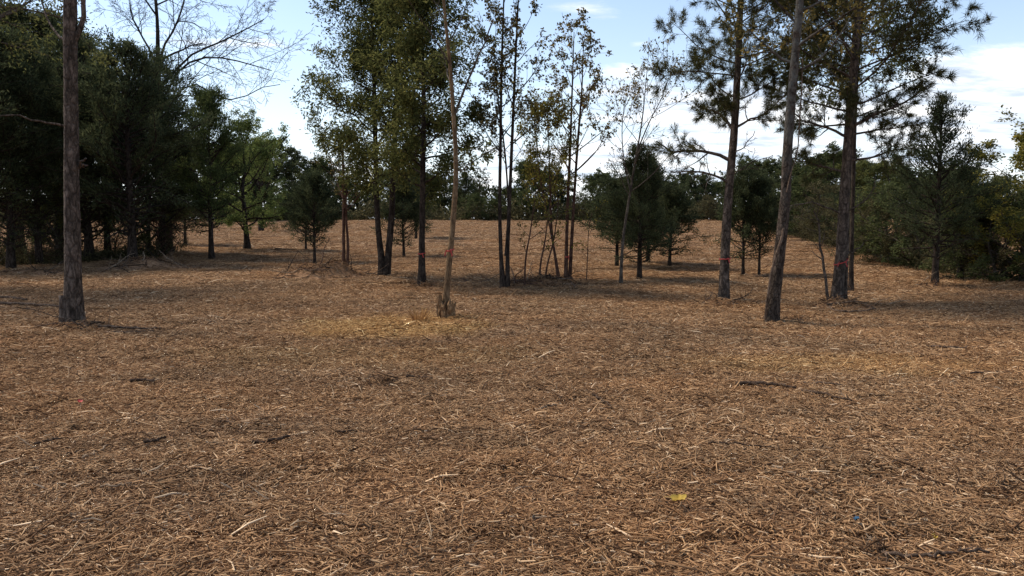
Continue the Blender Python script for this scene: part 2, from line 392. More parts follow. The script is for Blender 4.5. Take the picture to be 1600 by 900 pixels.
def build_mulch():
    TS = 1.6
    tiles = []
    for k in range(5):
        rng = np.random.default_rng(40 + k)
        ph = rng.uniform(0, 6.28, 6)
        hump = lambda x, y: .016 * (1 + np.sin(5.1 * x + ph[0] + 1.2 * np.sin(3 * y + ph[3]))) * (1 + np.sin(4.3 * y + ph[1] + np.sin(4 * x + ph[2]))) * .6
        V, F, T = chip_set(5300, TS * 1.06, rng, .85, hump)
        o = bpy.data.objects.new('mulch_tile', mesh_from('mulch_tile', V, F, MAT['chips'], T))   # never linked to the scene
        tiles.append(o)
    coll = bpy.data.collections.new('mulch_tiles')
    for o in tiles: coll.objects.link(o)
    rng = np.random.default_rng(7)
    P, Rz, Sc, Ix, Nx, Ny = [], [], [], [], [], []
    for (y0, y1, sc, sp) in MULCH_ZONES:
        st = TS * sc * sp
        for yy in np.arange(y0, y1, st):
            half = yy * .70 + 3.5
            for xx in np.arange(-half, half + st, st):
                x = xx + rng.uniform(-.05, .05) * st; y = yy + rng.uniform(-.05, .05) * st
                e = .4 * sc
                P.append((x, y, float(gz(x, y)) - .004)); Rz.append(rng.integers(0, 4) * PI / 2 + rng.uniform(-.12, .12)); Sc.append(sc); Ix.append(rng.integers(0, 5))
                Nx.append(math.atan2(float(gz(x, y + e) - gz(x, y - e)), 2 * e)); Ny.append(-math.atan2(float(gz(x + e, y) - gz(x - e, y)), 2 * e))
    P = np.array(P)
    me = bpy.data.meshes.new('mulch'); me.from_pydata(P.tolist(), [], [])
    def attr(nm, tp, vals, key='value'):
        a = me.attributes.new(nm, tp, 'POINT'); a.data.foreach_set(key, np.asarray(vals).ravel())
    attr('rot', 'FLOAT_VECTOR', np.stack([Nx, Ny, np.zeros(len(P))], -1).astype(np.float32), 'vector')
    attr('spin', 'FLOAT', np.array(Rz, np.float32)); attr('sc', 'FLOAT', np.array(Sc, np.float32)); attr('ix', 'INT', np.array(Ix, np.int32))
    o = link('mulch', me); tag(o, 'brown straw and shredded wood chips strewn over the clearing', 'mulch', kind='stuff')
    ng = bpy.data.node_groups.new('mulch_scatter', 'GeometryNodeTree')
    ng.interface.new_socket('Geometry', in_out='INPUT', socket_type='NodeSocketGeometry'); ng.interface.new_socket('Geometry', in_out='OUTPUT', socket_type='NodeSocketGeometry')
    N = ng.nodes; L = ng.links
    gi = N.new('NodeGroupInput'); go = N.new('NodeGroupOutput')
    ci = N.new('GeometryNodeCollectionInfo'); ci.inputs['Collection'].default_value = coll
    ci.inputs['Separate Children'].default_value = True; ci.inputs['Reset Children'].default_value = True
    ip = N.new('GeometryNodeInstanceOnPoints'); ip.inputs['Pick Instance'].default_value = True
    def na(nm, tp):
        n = N.new('GeometryNodeInputNamedAttribute'); n.data_type = tp; n.inputs[0].default_value = nm; return n.outputs[0]
    ri = N.new('GeometryNodeRotateInstances'); ri.inputs['Local Space'].default_value = True
    L.new(gi.outputs[0], ip.inputs['Points']); L.new(ci.outputs[0], ip.inputs['Instance'])
    L.new(na('ix', 'INT'), ip.inputs['Instance Index']); L.new(na('rot', 'FLOAT_VECTOR'), ip.inputs['Rotation'])
    cs = N.new('ShaderNodeCombineXYZ'); sc_ = na('sc', 'FLOAT'); sz = N.new('ShaderNodeMath'); sz.operation = 'POWER'; sz.inputs[1].default_value = .15; L.new(sc_, sz.inputs[0])
    L.new(sc_, cs.inputs[0]); L.new(sc_, cs.inputs[1]); L.new(sz.outputs[0], cs.inputs[2]); L.new(cs.outputs[0], ip.inputs['Scale'])
    cr = N.new('ShaderNodeCombineXYZ'); L.new(na('spin', 'FLOAT'), cr.inputs[2])
    L.new(ip.outputs[0], ri.inputs['Instances']); L.new(cr.outputs[0], ri.inputs['Rotation'])
    L.new(ri.outputs[0], go.inputs[0])
    md = o.modifiers.new('scatter', 'NODES'); md.node_group = ng
    return o
build_mulch()

# ---------------------------------------------------------------- branching
class Spec:
    def __init__(s, **k): s.__dict__.update(k)
def rodrigues_off(d, ang, az):
    a = np.cross(d, [0.0, 0.0, 1.0]) if abs(d[2]) < .95 else np.cross(d, [1.0, 0.0, 0.0])
    a = a / np.linalg.norm(a); b = np.cross(d, a)
    return d * math.cos(ang) + (a * math.cos(az) + b * math.sin(az)) * math.sin(ang)
def limb(p, d, L, r, n, rng, wander=.12, up=0.0, tip=.25):
    P = [np.array(p, float)]; d = np.array(d, float); st = L / (n - 1)
    for _ in range(n - 1):
        d = d + rng.standard_normal(3) * wander; d[2] += up; d /= np.linalg.norm(d)
        P.append(P[-1] + d * st)
    return np.array(P), r * np.linspace(1, tip, n)
def ramify(P, R, specs, level, rng, out, parent_t=None):
    """children of one polyline; out[level] collects (P, R)"""
    if level >= len(specs): return
    s = specs[level]; n = len(P); Lp = np.linalg.norm(np.diff(P, axis=0), axis=1).sum()
    cnt = s.n if isinstance(s.n, int) else max(1, int(rng.integers(s.n[0], s.n[1] + 1)))
    ts = np.sort(rng.uniform(s.t[0], s.t[1], cnt)) if not getattr(s, 'even', False) else np.linspace(s.t[0], s.t[1], cnt) + rng.uniform(-.5, .5, cnt) * (s.t[1] - s.t[0]) / cnt
    az = rng.uniform(0, 2 * PI)
    for t in ts:
        t = min(max(t, 0), .985)
        f = t * (n - 1); i = int(f); q = f - i
        p = P[i] * (1 - q) + P[i + 1] * q; d = P[i + 1] - P[i]; d = d / np.linalg.norm(d)
        r = (R[i] * (1 - q) + R[i + 1] * q)
        az += 2.4 + rng.uniform(-.6, .6)
        k = (t - s.t[0]) / max(1e-6, s.t[1] - s.t[0])
        a0, a1 = s.ang; ang = RAD(a0 + (a1 - a0) * k + rng.normal(0, 7))
        L = (s.length(k) if callable(s.length) else Lp * s.length * (1 - .45 * t)) * rng.uniform(.65, 1.25)
        rr = min(r * s.r, L * .03 + .004)
        B = limb(p, rodrigues_off(d, ang, az), L, rr, s.pts, rng, s.wander, s.up)
        out[level].append(B)
        ramify(B[0], B[1], specs, level + 1, rng, out)
def tube_levels(buf, out, sides=(6, 4, 3, 3), rmin=.0035):
    for lv, lst in enumerate(out):
        if not lst: continue
        P = np.stack([b[0] for b in lst]); R = np.maximum(np.stack([b[1] for b in lst]), rmin)
        V, F = tubes(P, R, sides[min(lv, len(sides) - 1)]); buf.add(V, F)
def twig_points(lst, per, rng, t0=.2):
    """random points along polylines -> pos, dir, index of polyline"""
    P = np.stack([b[0] for b in lst]); B, n, _ = P.shape
    b = np.repeat(np.arange(B), per); t = rng.uniform(t0, 1, len(b)) * (n - 1.001); i = t.astype(int); q = (t - i)[:, None]
    pos = P[b, i] * (1 - q) + P[b, i + 1] * q; d = norm(P[b, i + 1] - P[b, i]); return pos, d, b
def rough_trunk(P, R, k, rng, rings, flare=0.0, lump=.05):
    """one trunk: resampled, with root flare and an uneven, ridged section"""
    Q, r = resample(P, R, rings)
    s = np.r_[0, np.cumsum(np.linalg.norm(np.diff(Q, axis=0), axis=1))]
    a = np.arange(k) * 2 * PI / k
    ph = rng.uniform(0, 6.28, 5)
    T = norm(np.gradient(Q, axis=0)); U = norm(np.cross(T, REF)); W = np.cross(T, U)
    prof = 1 + lump * (np.sin(3 * a[None] + ph[0] + .8 * s[:, None]) * .6 + np.sin(5 * a[None] + ph[1] - 1.3 * s[:, None]) * .5) + rng.normal(0, lump * .55, (rings, k))
    fl = 1 + flare * np.exp(-s / .28)[:, None] * (1 + .45 * np.sin(4 * a[None] + ph[2]))
    rr = r[:, None] * prof * fl
    V = Q[:, None] + rr[..., None] * (np.cos(a)[None, :, None] * U[:, None] + np.sin(a)[None, :, None] * W[:, None])
    i = np.arange(rings - 1)[:, None] * k; j = np.arange(k)[None]; j2 = (j + 1) % k
    F = np.stack([i + j, i + j2, i + k + j2, i + k + j], -1).reshape(-1, 4)
    return V.reshape(-1, 3), F, Q, r

def px_path(pts, Y, base=None):
    """pixel path at depth Y -> world points; the first point is put on (just under) the ground"""
    P = [at(u, v, Y + (dy[0] if dy else 0)) for (u, v, *dy) in pts]
    return np.array(P)

# ---------------------------------------------------------------- hero trees
def hero_tree(name, label, base, stems, radii, specs, seed, bark, foliage, branch_name='branch', group=None, flare=.55, rmin=.004,
              k=12, rings=40, limbs_px=(), parts=True, limb_mat=None, plain=()):
    """stems: pixel paths (first at the foot); radii in pixels at the foot's depth; foliage(out, rng) -> list of (part, material, V, F, T)"""
    rng = np.random.default_rng(seed)
    g = ground_at(*base); Y = g[1]; m = Y / F_PX
    root = thing(name, label, 'tree', g, group)
    allout = [[] for _ in specs]
    for si, (st, rd) in enumerate(zip(stems, radii)):
        P = px_path(st, Y); P[0][2] = min(P[0][2], g[2]) - .12 if si == 0 or st[0][1] > base[1] - 12 else P[0][2]
        V, F, Q, R = rough_trunk(P, np.array(rd) * m * .87, k, rng, rings, flare if si == 0 else .15)
        link('trunk' if si == 0 else 'stem', mesh_from('trunk', V - g, F, bark, smooth=True), root)
        out = [[] for _ in specs]
        if si not in plain: ramify(Q, R, specs, 0, rng, out)
        for lv, o in enumerate(out): allout[lv] += o
        if parts:
            # each first-order limb with what grows on it is one part
            owner0 = list(range(len(out[0])))
            groups = [Buf() for _ in out[0]]
            idx = {id(b[0]): i for i, b in enumerate(out[0])}
            starts = np.array([b[0] for b in out[0]]) if out[0] else None
            own = owner0
            for lv, lst in enumerate(out):
                if not lst: break
                if lv: own = OWN.assign(out[lv - 1], lst, own)
                for b, w in zip(lst, own):
                    V, F = tubes(b[0][None], np.maximum(b[1][None], rmin), (6, 3, 3, 3)[lv]); groups[w].add(V, F)
            for gb in groups:
                link(branch_name, gb.mesh(branch_name, limb_mat or bark), root).data.transform(MT(-g))
        else:
            bf = Buf(); tube_levels(bf, out)
            if bf.n: link('branches', bf.mesh('branches', limb_mat or bark), root).data.transform(MT(-g))
    for (path, r0, r1, sub) in limbs_px:
        P = px_path(path, Y); Q, R = resample(P, np.linspace(r0, r1, len(P)) * m, 9)
        out = [[] for _ in specs]
        Q[1:] += rng.normal(0, .012, Q[1:].shape)
        bf = Buf(); V, F = tubes(Q[None], R[None], 7); bf.add(V, F)
        if sub is not None:
            ramify(Q, R, sub, 0, rng, out); tube_levels(bf, out, (4, 3, 3), rmin)
            for lv in range(len(sub)):
                j = lv + len(specs) - len(sub)
                if 0 <= j < len(allout): allout[j] += [b for b in out[lv] if b[0].shape == (specs[j].pts, 3)]
        link(branch_name, bf.mesh(branch_name, limb_mat or bark), root).data.transform(MT(-g))
    for (pn, mat, V, F, T) in foliage(allout, rng):
        link(pn, mesh_from(pn, V - g, F, mat, T), root)
    return root, g, Y
from mathutils import Matrix
def MT(v): return Matrix.Translation(Vector(v.tolist()))
class OWN:
    @staticmethod
    def assign(parents, kids, own):
        """children come in the order of recursion: match each child to the nearest parent polyline"""
        P = np.stack([b[0] for b in parents]).astype(np.float32); c = np.stack([b[0][0] for b in kids]).astype(np.float32)
        A = P[:, :-1]; D = P[:, 1:] - A; DD = (D * D).sum(-1) + 1e-9
        res = []
        for q in c:
            t = np.clip(((q - A) * D).sum(-1) / DD, 0, 1); e = A + D * t[..., None] - q
            res.append(own[int((e * e).sum(-1).min(1).argmin())])
        return res

def leafy(mat, per, l, w, droop=.2, t0=.15, levels=(-1,), clumpy=.18, name='crown', keep=None, jit=.03):
    def f(out, rng):
        lst = [b for lv in levels for b in out[lv]]
        shp = lst[-1][0].shape if lst else None; lst = [b for b in lst if b[0].shape == shp]
        if keep is not None: lst = [b for b in lst if keep(b[0][-1], rng)]
        if not lst: return []
        pos, d, b = twig_points(lst, per, rng, t0)
        n = len(pos); pos = pos + rng.normal(0, jit, (n, 3))
        D = d * .7 + rng.normal(0, .6, (n, 3)); D[:, 2] -= droop
        V, F = leaves(pos, D, rng.normal(0, 1, (n, 3)) + [0, 0, .6], rng.uniform(*l, n), rng.uniform(*w, n))
        off = rng.normal(0, clumpy, len(lst))
        return [(name, mat, V, F, np.clip(rng.beta(2, 2.4, n) + off[b], 0, 1))]
    return f
def tufts(mat, per_tuft=26, l=(.12, .20), brown=None, every=3, keep=None, nw=.0075):
    def f(out, rng):
        lst = out[-1]
        if keep is not None: lst = [b for b in lst if keep(b[0][-1], rng)]
        if not lst: return []
        res = []
        pos, d, b = twig_points(lst, every, rng, .12)
        tips = np.stack([q[0][-1] for q in lst]); td = norm(np.stack([q[0][-1] - q[0][-2] for q in lst]))
        pos = np.concatenate([pos, tips, tips]); d = np.concatenate([d, td, td])
        n = len(pos) * per_tuft
        PP = np.repeat(pos, per_tuft, 0) + rng.normal(0, .02, (n, 3)); DD = np.repeat(d, per_tuft, 0) * .7 + rng.normal(0, .50, (n, 3)); DD[:, 2] += .12
        V, F = needles(PP, DD, rng.uniform(*l, n), nw)
        T = np.clip(rng.beta(2, 2.4, n) + np.repeat(rng.normal(0, .2, len(pos)), per_tuft), 0, 1)
        return [('crown', mat, V, F, T)]
    return f
def both(*fs):
    return lambda out, rng: [x for f in fs for x in f(out, rng)]

# ribbons ---------------------------------------------------------------------------------
def ribbon(u, v, Y, r_px, label, tail=1, lean=0.0):
    c = at(u, v, Y); r = r_px * Y / F_PX; rng = np.random.default_rng(int(u))
    a = np.linspace(0, 2 * PI, 25); bf = Buf()
    zz = .012 * np.sin(a + 1) + lean * np.cos(a) * r; h = .011
    ring = lambda rr, dz: np.stack([c[0] + rr * np.cos(a), c[1] + rr * np.sin(a), c[2] + zz + dz + .004 * np.sin(5 * a)], -1)
    V = np.concatenate([ring(r, -h), ring(r * 1.01, h), ring(r + .003, h), ring(r + .003, -h)])
    i = np.arange(24); n = 25
    F = np.concatenate([np.stack([i + p * n, i + 1 + p * n, i + 1 + ((p + 1) % 4) * n, i + ((p + 1) % 4) * n], -1) for p in range(4)])
    root = thing('flagging_ribbon', label, 'ribbon', c)
    link('band', mesh_from('band', V - c, F, MAT['ribbon']), root)
    for s in range(tail):
        x0 = c + [(.25 + .5 * s) * r * (1 if s == 0 else -1), -r - .012, 0]
        P = np.array([x0 + [.006 * k * (1 if s == 0 else -1) + .006 * math.sin(2.2 * k), -.010 - .006 * math.sin(1.7 * k + s),   .010 - .022 * k] for k in range(6)])
        wv = np.array([.011, .003, .004]); V = np.concatenate([P - wv, P + wv, P + wv + [0, .003, 0], P - wv + [0, .003, 0]]); i = np.arange(5)
        F = np.concatenate([np.stack([i + p * 6, i + 1 + p * 6, i + 1 + ((p + 1) % 4) * 6, i + ((p + 1) % 4) * 6], -1) for p in range(4)])
        link('tail', mesh_from('tail', V - c, F, MAT['ribbon']), root)
    P = np.array([c + [.25 * r + .012 * math.cos(t), -r - .012 + .008 * math.sin(2 * t), .012 * math.sin(t)] for t in np.linspace(0, 2 * PI, 9)])
    V, F = tubes(P[None], np.full((1, 9), .008), 5); link('knot', mesh_from('knot', V - c, F, MAT['ribbon']), root)
    return root
#TREES
# ---------------------------------------------------------------- cedars (one mould per habit, copied)
def cedar_parts(seed, H, Rm, crown0, ncards, nb=90, shag=.12, ptop=.72, dense=1.0, card=(.06, .13), bare=.12, fork=False, leafmat='cedar', sparse_top=False, belly=.22):
    """returns trunk mesh and crown mesh in local coordinates (foot at the origin)"""
    rng = np.random.default_rng(seed)
    n = 9; z = np.linspace(-.15, H * .97, n)
    P = np.stack([np.cumsum(rng.normal(0, .012 * H / 8, n)), np.cumsum(rng.normal(0, .012 * H / 8, n)), z], -1)
    R = np.interp(z / H, [0, .1, .5, 1], [.019 * H, .016 * H, .010 * H, .002 * H]); R[0] *= 1.15
    bt = Buf(); V, F, Q, Rr = rough_trunk(P, R, 9, rng, 24, .10, .07); bt.add(V, F)
    out = [[], []]
    az = rng.uniform(0, 6.28)
    for i in range(nb):
        t = (i + rng.uniform(0, 1)) / nb
        h = crown0 + (1 - crown0) * t ** .92
        # profile: quickly out, then in to the top
        prof = (min(1, (t + .04) / belly) ** .6) * (1 - max(0, (t - belly)) / (1 - belly)) ** ptop + .05
        L = Rm * prof * rng.choice([rng.uniform(.75, 1.05), rng.uniform(.95, 1.3), rng.uniform(.5, .8)], p=[.6, .2, .2])
        az += 2.4 + rng.uniform(-.7, .7)
        el = RAD(8 + 50 * t + rng.normal(0, 9))
        p = np.array([np.interp(h * H, Q[:, 2], Q[:, 0]), np.interp(h * H, Q[:, 2], Q[:, 1]), h * H])
        d = np.array([math.cos(az) * math.cos(el), math.sin(az) * math.cos(el), math.sin(el)])
        B = limb(p, d, L * 1.06, .006 * H * (1 - .6 * t), 7, rng, shag, .06); out[0].append(B)
        for k in range(7 if t < .16 else 4):
            tt = rng.uniform(.25, .95); f = tt * 6; ii = min(int(f), 5); pp = B[0][ii] + (B[0][ii + 1] - B[0][ii]) * (f - ii)
            dd = norm(B[0][ii + 1] - B[0][ii]) + rng.normal(0, .55, 3); dd /= np.linalg.norm(dd)
            out[1].append(limb(pp, dd, L * rng.uniform(.18, .42), .0022 * H, 5, rng, .12, .05))
    tube_levels(bt, out, (4, 3))
    # foliage sprays along branches and twigs, thin near the trunk
    P0 = np.stack([b[0] for b in out[0]]); P1 = np.stack([b[0] for b in out[1]])
    def sample(P, N, t0):
        B, m, _ = P.shape; Ls = np.linalg.norm(P[:, -1] - P[:, 0], axis=1)
        low = P[:, 0, 2] < H * (crown0 + bare * (1 - crown0)); wts = Ls * np.where(low, .16, 1.0); wts /= wts.sum()
        b = rng.choice(B, N, p=wts); t = (t0 + (1 - t0) * rng.random(N) ** .75) * (m - 1.001); i = t.astype(int); q = (t - i)[:, None]
        return P[b, i] * (1 - q) + P[b, i + 1] * q, norm(P[b, i + 1] - P[b, i]), b, Ls[b]
    a = sample(P0, int(ncards * .45), .42); c = sample(P1, int(ncards * .55), .15)
    pos = np.concatenate([a[0], c[0]]); d = np.concatenate([a[1], c[1]]); N = len(pos)
    grp = np.concatenate([a[2], c[2] // 5]); off = rng.normal(0, .13, nb + 2)
    pos = pos + rng.normal(0, 1, (N, 3)) * (.030 + .008 * H)
    D = d * .8 + rng.normal(0, .5, (N, 3)); D[:, 2] += .25
    V, F = leaves(pos, D, rng.normal(0, 1, (N, 3)), rng.uniform(*card, N) * dense, rng.uniform(.018, .036, N) * dense)
    T = np.clip(rng.beta(2, 2.6, N) + off[grp % len(off)], 0, 1)
    return bt.mesh('trunk', MAT['bark_dark'], True), mesh_from('crown', V, F, MAT[leafmat], T), H
def crown_parts(seed, H, W, crown0, nleaf, leafmat, bark='bark_grey', l=(.07, .13), w=(.03, .06), limbs=22, lean=0.0, spread=.30):
    """broadleaf tree mould: trunk with ramified limbs, leaves in uneven clumps"""
    rng = np.random.default_rng(seed)
    z = np.linspace(-.15, H * .93, 8)
    P = np.stack([lean * z + np.cumsum(rng.normal(0, .05, 8)), np.cumsum(rng.normal(0, .05, 8)), z], -1)
    R = np.linspace(.022 * H, .003 * H, 8); R[0] *= 1.4
    bt = Buf(); V, F, Q, Rr = rough_trunk(P, R, 9, rng, 22, .2, .06); bt.add(V, F)
    prof = lambda k: W * .62 * (.45 + 1.1 * math.sin(PI * min(1, .18 + .78 * k)) * .75)
    out = [[], [], []]
    ramify(Q, Rr, [Spec(n=limbs, t=(crown0, .97), ang=(72, 30), length=prof, wander=.14, up=.05, pts=7, r=.55, even=True),
                   Spec(n=6, t=(.25, .97), ang=(50, 40), length=.5, wander=.18, up=.03, pts=5, r=.6),
                   Spec(n=4, t=(.2, .97), ang=(50, 40), length=.5, wander=.2, up=.0, pts=4, r=.6)], 0, rng, out)
    tube_levels(bt, out, (5, 3, 3))
    lst = out[2]; per = max(1, nleaf // len(lst))
    pos, d, b = twig_points(lst, per, rng, .1)
    N = len(pos); pos = pos + rng.normal(0, 1, (N, 3)) * .02 * W
    D = d * .5 + rng.normal(0, .7, (N, 3)); D[:, 2] -= .15
    V, F = leaves(pos, D, rng.normal(0, 1, (N, 3)) + [0, 0, .7], rng.uniform(*l, N), rng.uniform(*w, N))
    off = rng.normal(0, .16, len(lst))
    return bt.mesh('trunk', MAT[bark], True), mesh_from('crown', V, F, MAT[leafmat], np.clip(rng.beta(2, 2.4, N) + off[b], 0, 1)), H
def pine_parts(seed, H, W, crown0, tuft=14, needle=(.18, .30), nw=.014):
    rng = np.random.default_rng(seed); z = np.linspace(-.15, H * .97, 8)
    P = np.stack([np.cumsum(rng.normal(0, .05, 8)), np.cumsum(rng.normal(0, .05, 8)), z], -1)
    R = np.linspace(.016 * H, .003 * H, 8); R[0] *= 1.3
    bt = Buf(); V, F, Q, Rr = rough_trunk(P, R, 9, rng, 22, .2, .06); bt.add(V, F)
    out = [[], [], []]
    ramify(Q, Rr, [Spec(n=34, t=(crown0, .98), ang=(82, 45), length=lambda k: W * .55 * (.5 + .6 * math.sin(PI * min(1, .1 + .85 * k))), wander=.1, up=.05, pts=7, r=.4, even=True),
                   Spec(n=6, t=(.35, .97), ang=(48, 40), length=.42, wander=.12, up=.07, pts=5, r=.6),
                   Spec(n=2, t=(.3, .95), ang=(45, 40), length=.5, wander=.12, up=.08, pts=4, r=.6)], 0, rng, out)
    tube_levels(bt, out, (5, 3, 3))
    (pn, mt, V, F, T), = tufts(MAT['pine'], tuft, needle, nw=nw)(out, rng)
    return bt.mesh('trunk', MAT['bark_pine'], True), mesh_from('crown', V, F, MAT['pine'], T), H

MOULD = {}
MOULD['cedar_tall_a'] = cedar_parts(11, 8.0, 2.1, .09, 33000, 150, shag=.19, ptop=.50, belly=.40, card=(.07, .15), dense=1.15, bare=.20)
MOULD['cedar_tall_b'] = cedar_parts(12, 8.0, 2.3, .12, 33000, 140, shag=.21, ptop=.58, belly=.35, card=(.07, .15), dense=1.15, bare=.22)
MOULD['cedar_small_a'] = cedar_parts(13, 3.4, 1.20, .19, 20000, 100, shag=.17, ptop=.38, belly=.34, bare=.24, card=(.05, .10))
MOULD['cedar_small_b'] = cedar_parts(14, 3.4, 1.20, .13, 20000, 100, shag=.18, ptop=.50, belly=.28, bare=.28, card=(.05, .10))
MOULD['cedar_mid'] = cedar_parts(15, 5.2, 1.55, .12, 30000, 120, shag=.20, ptop=.55,  belly=.22, bare=.14, card=(.06, .12))
MOULD['cedar_open'] = cedar_parts(16, 6.4, 1.75, .14, 22000, 110, shag=.15, ptop=.80, belly=.26, bare=.16, card=(.06, .13))
MOULD['broad_a'] = crown_parts(21, 8.0, 6.0, .10, 21000, 'broad', l=(.18, .30), w=(.10, .18), limbs=30)
MOULD['broad_b'] = crown_parts(22, 8.0, 5.4, .10, 21000, 'wood_far', l=(.18, .30), w=(.10, .18), limbs=30)
MOULD['broad_olive'] = crown_parts(23, 7.0, 4.6, .08, 30000, 'oak', l=(.10, .17), w=(.04, .07))
MOULD['broad_yellow'] = crown_parts(24, 5.0, 4.0, .06, 22000, 'yellow', l=(.08, .13), w=(.04, .07))
MOULD['bush'] = crown_parts(25, 3.0, 3.6, .03, 18000, 'brush', l=(.07, .12), w=(.03, .055), limbs=26)
MOULD['bush_green'] = crown_parts(26, 3.0, 3.2, .03, 20000, 'broad', l=(.07, .12), w=(.03, .055), limbs=26)
MOULD['young_green'] = crown_parts(30, 4.4, 2.3, .20, 17000, 'fresh', bark='bark_dark', l=(.05, .09), w=(.022, .04), limbs=26)
MOULD['cedar_fork'] = cedar_parts(18, 5.2, 1.35, .16, 26000, 110, shag=.18, ptop=.45, belly=.4, bare=.16, card=(.06, .12), leafmat='cedar_pale')
MOULD['twig_bush'] = crown_parts(29, 2.2, 2.6, .02, 2600, 'brush', bark='bark_red', l=(.05, .09), w=(.02, .04), limbs=26)
MOULD['broad_high'] = crown_parts(28, 9.5, 5.2, .50, 30000, 'oak', l=(.07, .12), w=(.025, .05), limbs=26)
MOULD['far_pine'] = pine_parts(27, 11.0, 4.2, .45)
PLACED = []
def plant(mould, name, label, cat, base=None, top_v=None, world=None, h=None, wscale=1.0, spin=0.0, group=None):
    """a tree copied from its mould: foot at the pixel (or world point), scaled so that its top reaches the pixel row top_v"""
    tr, cr, H = MOULD[mould]
    g = ground_at(*base) if base is not None else np.array([world[0], world[1], float(gz(world[0], world[1]))])
    if h is None: h = float(at(800, top_v, g[1])[2] - g[2])
    s = h / H
    root = thing(name, label, cat, g, group); root.rotation_euler = (0, 0, spin); root.scale = (s * wscale, s * wscale, s)
    link('trunk', tr, root); link('crown', cr, root)
    PLACED.append((g, h)); return root

# ---------------------------------------------------------------- the trees of the clearing
# left foreground trunk
lp_specs = [Spec(n=11, t=(.60, .97), ang=(75, 45), length=lambda k: 2.6 - 1.2 * k, wander=.12, up=.01, pts=7, r=.35, even=True),
            Spec(n=6, t=(.25, .97), ang=(45, 40), length=.45, wander=.16, up=0, pts=5, r=.6), Spec(n=5, t=(.2, .95), ang=(45, 40), length=.45, wander=.18, up=0, pts=4, r=.6)]
r1, g1, Y1 = hero_tree('tall_tree', 'thick bare trunk standing alone in the left foreground with a cut stub at its foot', (115, 508),
    [[(115, 510), (114, 430), (112, 330), (111, 200), (110, 60), (110, -80), (111, -300), (113, -560)]], [[16.5, 14, 13, 12, 11.2, 10.3, 7.5, 3]],
    lp_specs, 101, MAT['bark_pine'], leafy(MAT['oak'], 10, (.06, .11), (.022, .04)), k=18, rings=80, flare=.45,
    limbs_px=[([(104, 198, 0), (85, 193, -.1), (55, 187, -.3), (25, 181, -.5), (-15, 180, -.7)], 2.0, .8, None),
              ([(122, 262), (129, 252, -.05), (134, 246, -.1)], 2.2, 1.4, None), ([(121, 262), (131, 259, -.05), (138, 258, -.1)], 1.6, 1.0, None),
              ([(117, 62), (128, 30), (131, -20), (136, -90)], 4.5, 2.5, None), ([(103, 62), (88, 52, .2), (70, 20, .4), (62, -30, .6)], 2.2, 1.0, None)])
def cut_stub():
    m = Y1 / F_PX; b = at(100, 508, Y1 - .05) - g1; t = at(98, 461, Y1 - .05) - g1
    P = np.array([b - [0, 0, .1], b * .6 + t * .4, b * .15 + t * .85, t, t + [0, 0, .001]]); rr = np.array([9, 6.5, 5.5, 6.0, .05]) * m
    V, F = tubes(P[None], rr[None], 12); o = link('cut_stub', mesh_from('cut_stub', V, F, MAT['bark_pine'], smooth=False), r1)
    a = np.linspace(0, 2 * PI, 13)[:-1]; rim = np.stack([t[0] + 5.4 * m * np.cos(a), t[1] + 5.4 * m * np.sin(a), np.full(12, t[2] + .004)], -1)
    rim2 = rim - [0, 0, .003]; V = np.concatenate([rim, rim2, [[t[0], t[1], t[2] + .006]]]); j = np.arange(12)
    F = np.concatenate([np.stack([j, (j + 1) % 12, np.full(12, 24), np.full(12, 24)], -1)[:, [0, 1, 2, 2]][:, :4], np.stack([j + 12, (j + 1) % 12 + 12, (j + 1) % 12, j], -1)])
    bm = bpy.data.meshes.new('sawn_face'); bm.from_pydata(V.tolist(), [], [[int(x) for x in f[:3]] if f[2] == f[3] else [int(x) for x in f] for f in F]); bm.materials.append(MAT['fresh_wood'])
    link('sawn_face', bm, o)
cut_stub()

# willow oaks in the middle
oak_prof = lambda A, B: (lambda k: A * min(1, .55 + 2.0 * k) * (1.12 - .85 * k) + B)
def oak_specs(W, n=30, t0=.30): return [Spec(n=n, t=(t0, .97), ang=(74, 34), length=oak_prof(W, 0), wander=.11, up=.045, pts=7, r=.42, even=True),
            Spec(n=7, t=(.22, .98), ang=(48, 38), length=.46, wander=.15, up=.02, pts=5, r=.6), Spec(n=5, t=(.15, .98), ang=(46, 40), length=.5, wander=.18, up=-.02, pts=4, r=.6)]
hero_tree('oak_tree', 'leafy tree with two dark trunks rising in a V from one foot', (601, 432),
    [[(600, 433), (596, 405), (591, 360), (588, 290), (586, 200), (584, 110), (581, 20), (578, -55)], [(603, 430), (607, 395), (612, 340), (614, 280), (618, 190), (623, 90), (628, 0), (631, -80)]],
    [[8.5, 6, 5, 4.6, 4, 3.2, 2.2, 1], [8, 6, 5.4, 4.8, 4.2, 3.3, 2.3, 1]], oak_specs(2.5, 34, .30), 102, MAT['bark_dark'],
    leafy(MAT['oak'], 25, (.080, .135), (.027, .045), jit=.10))
hero_tree('oak_tree', 'straight dark leafy tree tied with a ribbon, right beside the V-shaped pair', (659, 448),
    [[(659, 449), (659, 400), (660, 330), (661, 250), (662, 160), (660, 70), (657, -20), (655, -95)]], [[7.5, 5.6, 5.0, 4.6, 4, 3, 2, 1]],
    oak_specs(1.9, 36, .28), 103, MAT['bark_dark'], leafy(MAT['oak'], 25, (.080, .135), (.027, .045), jit=.10))
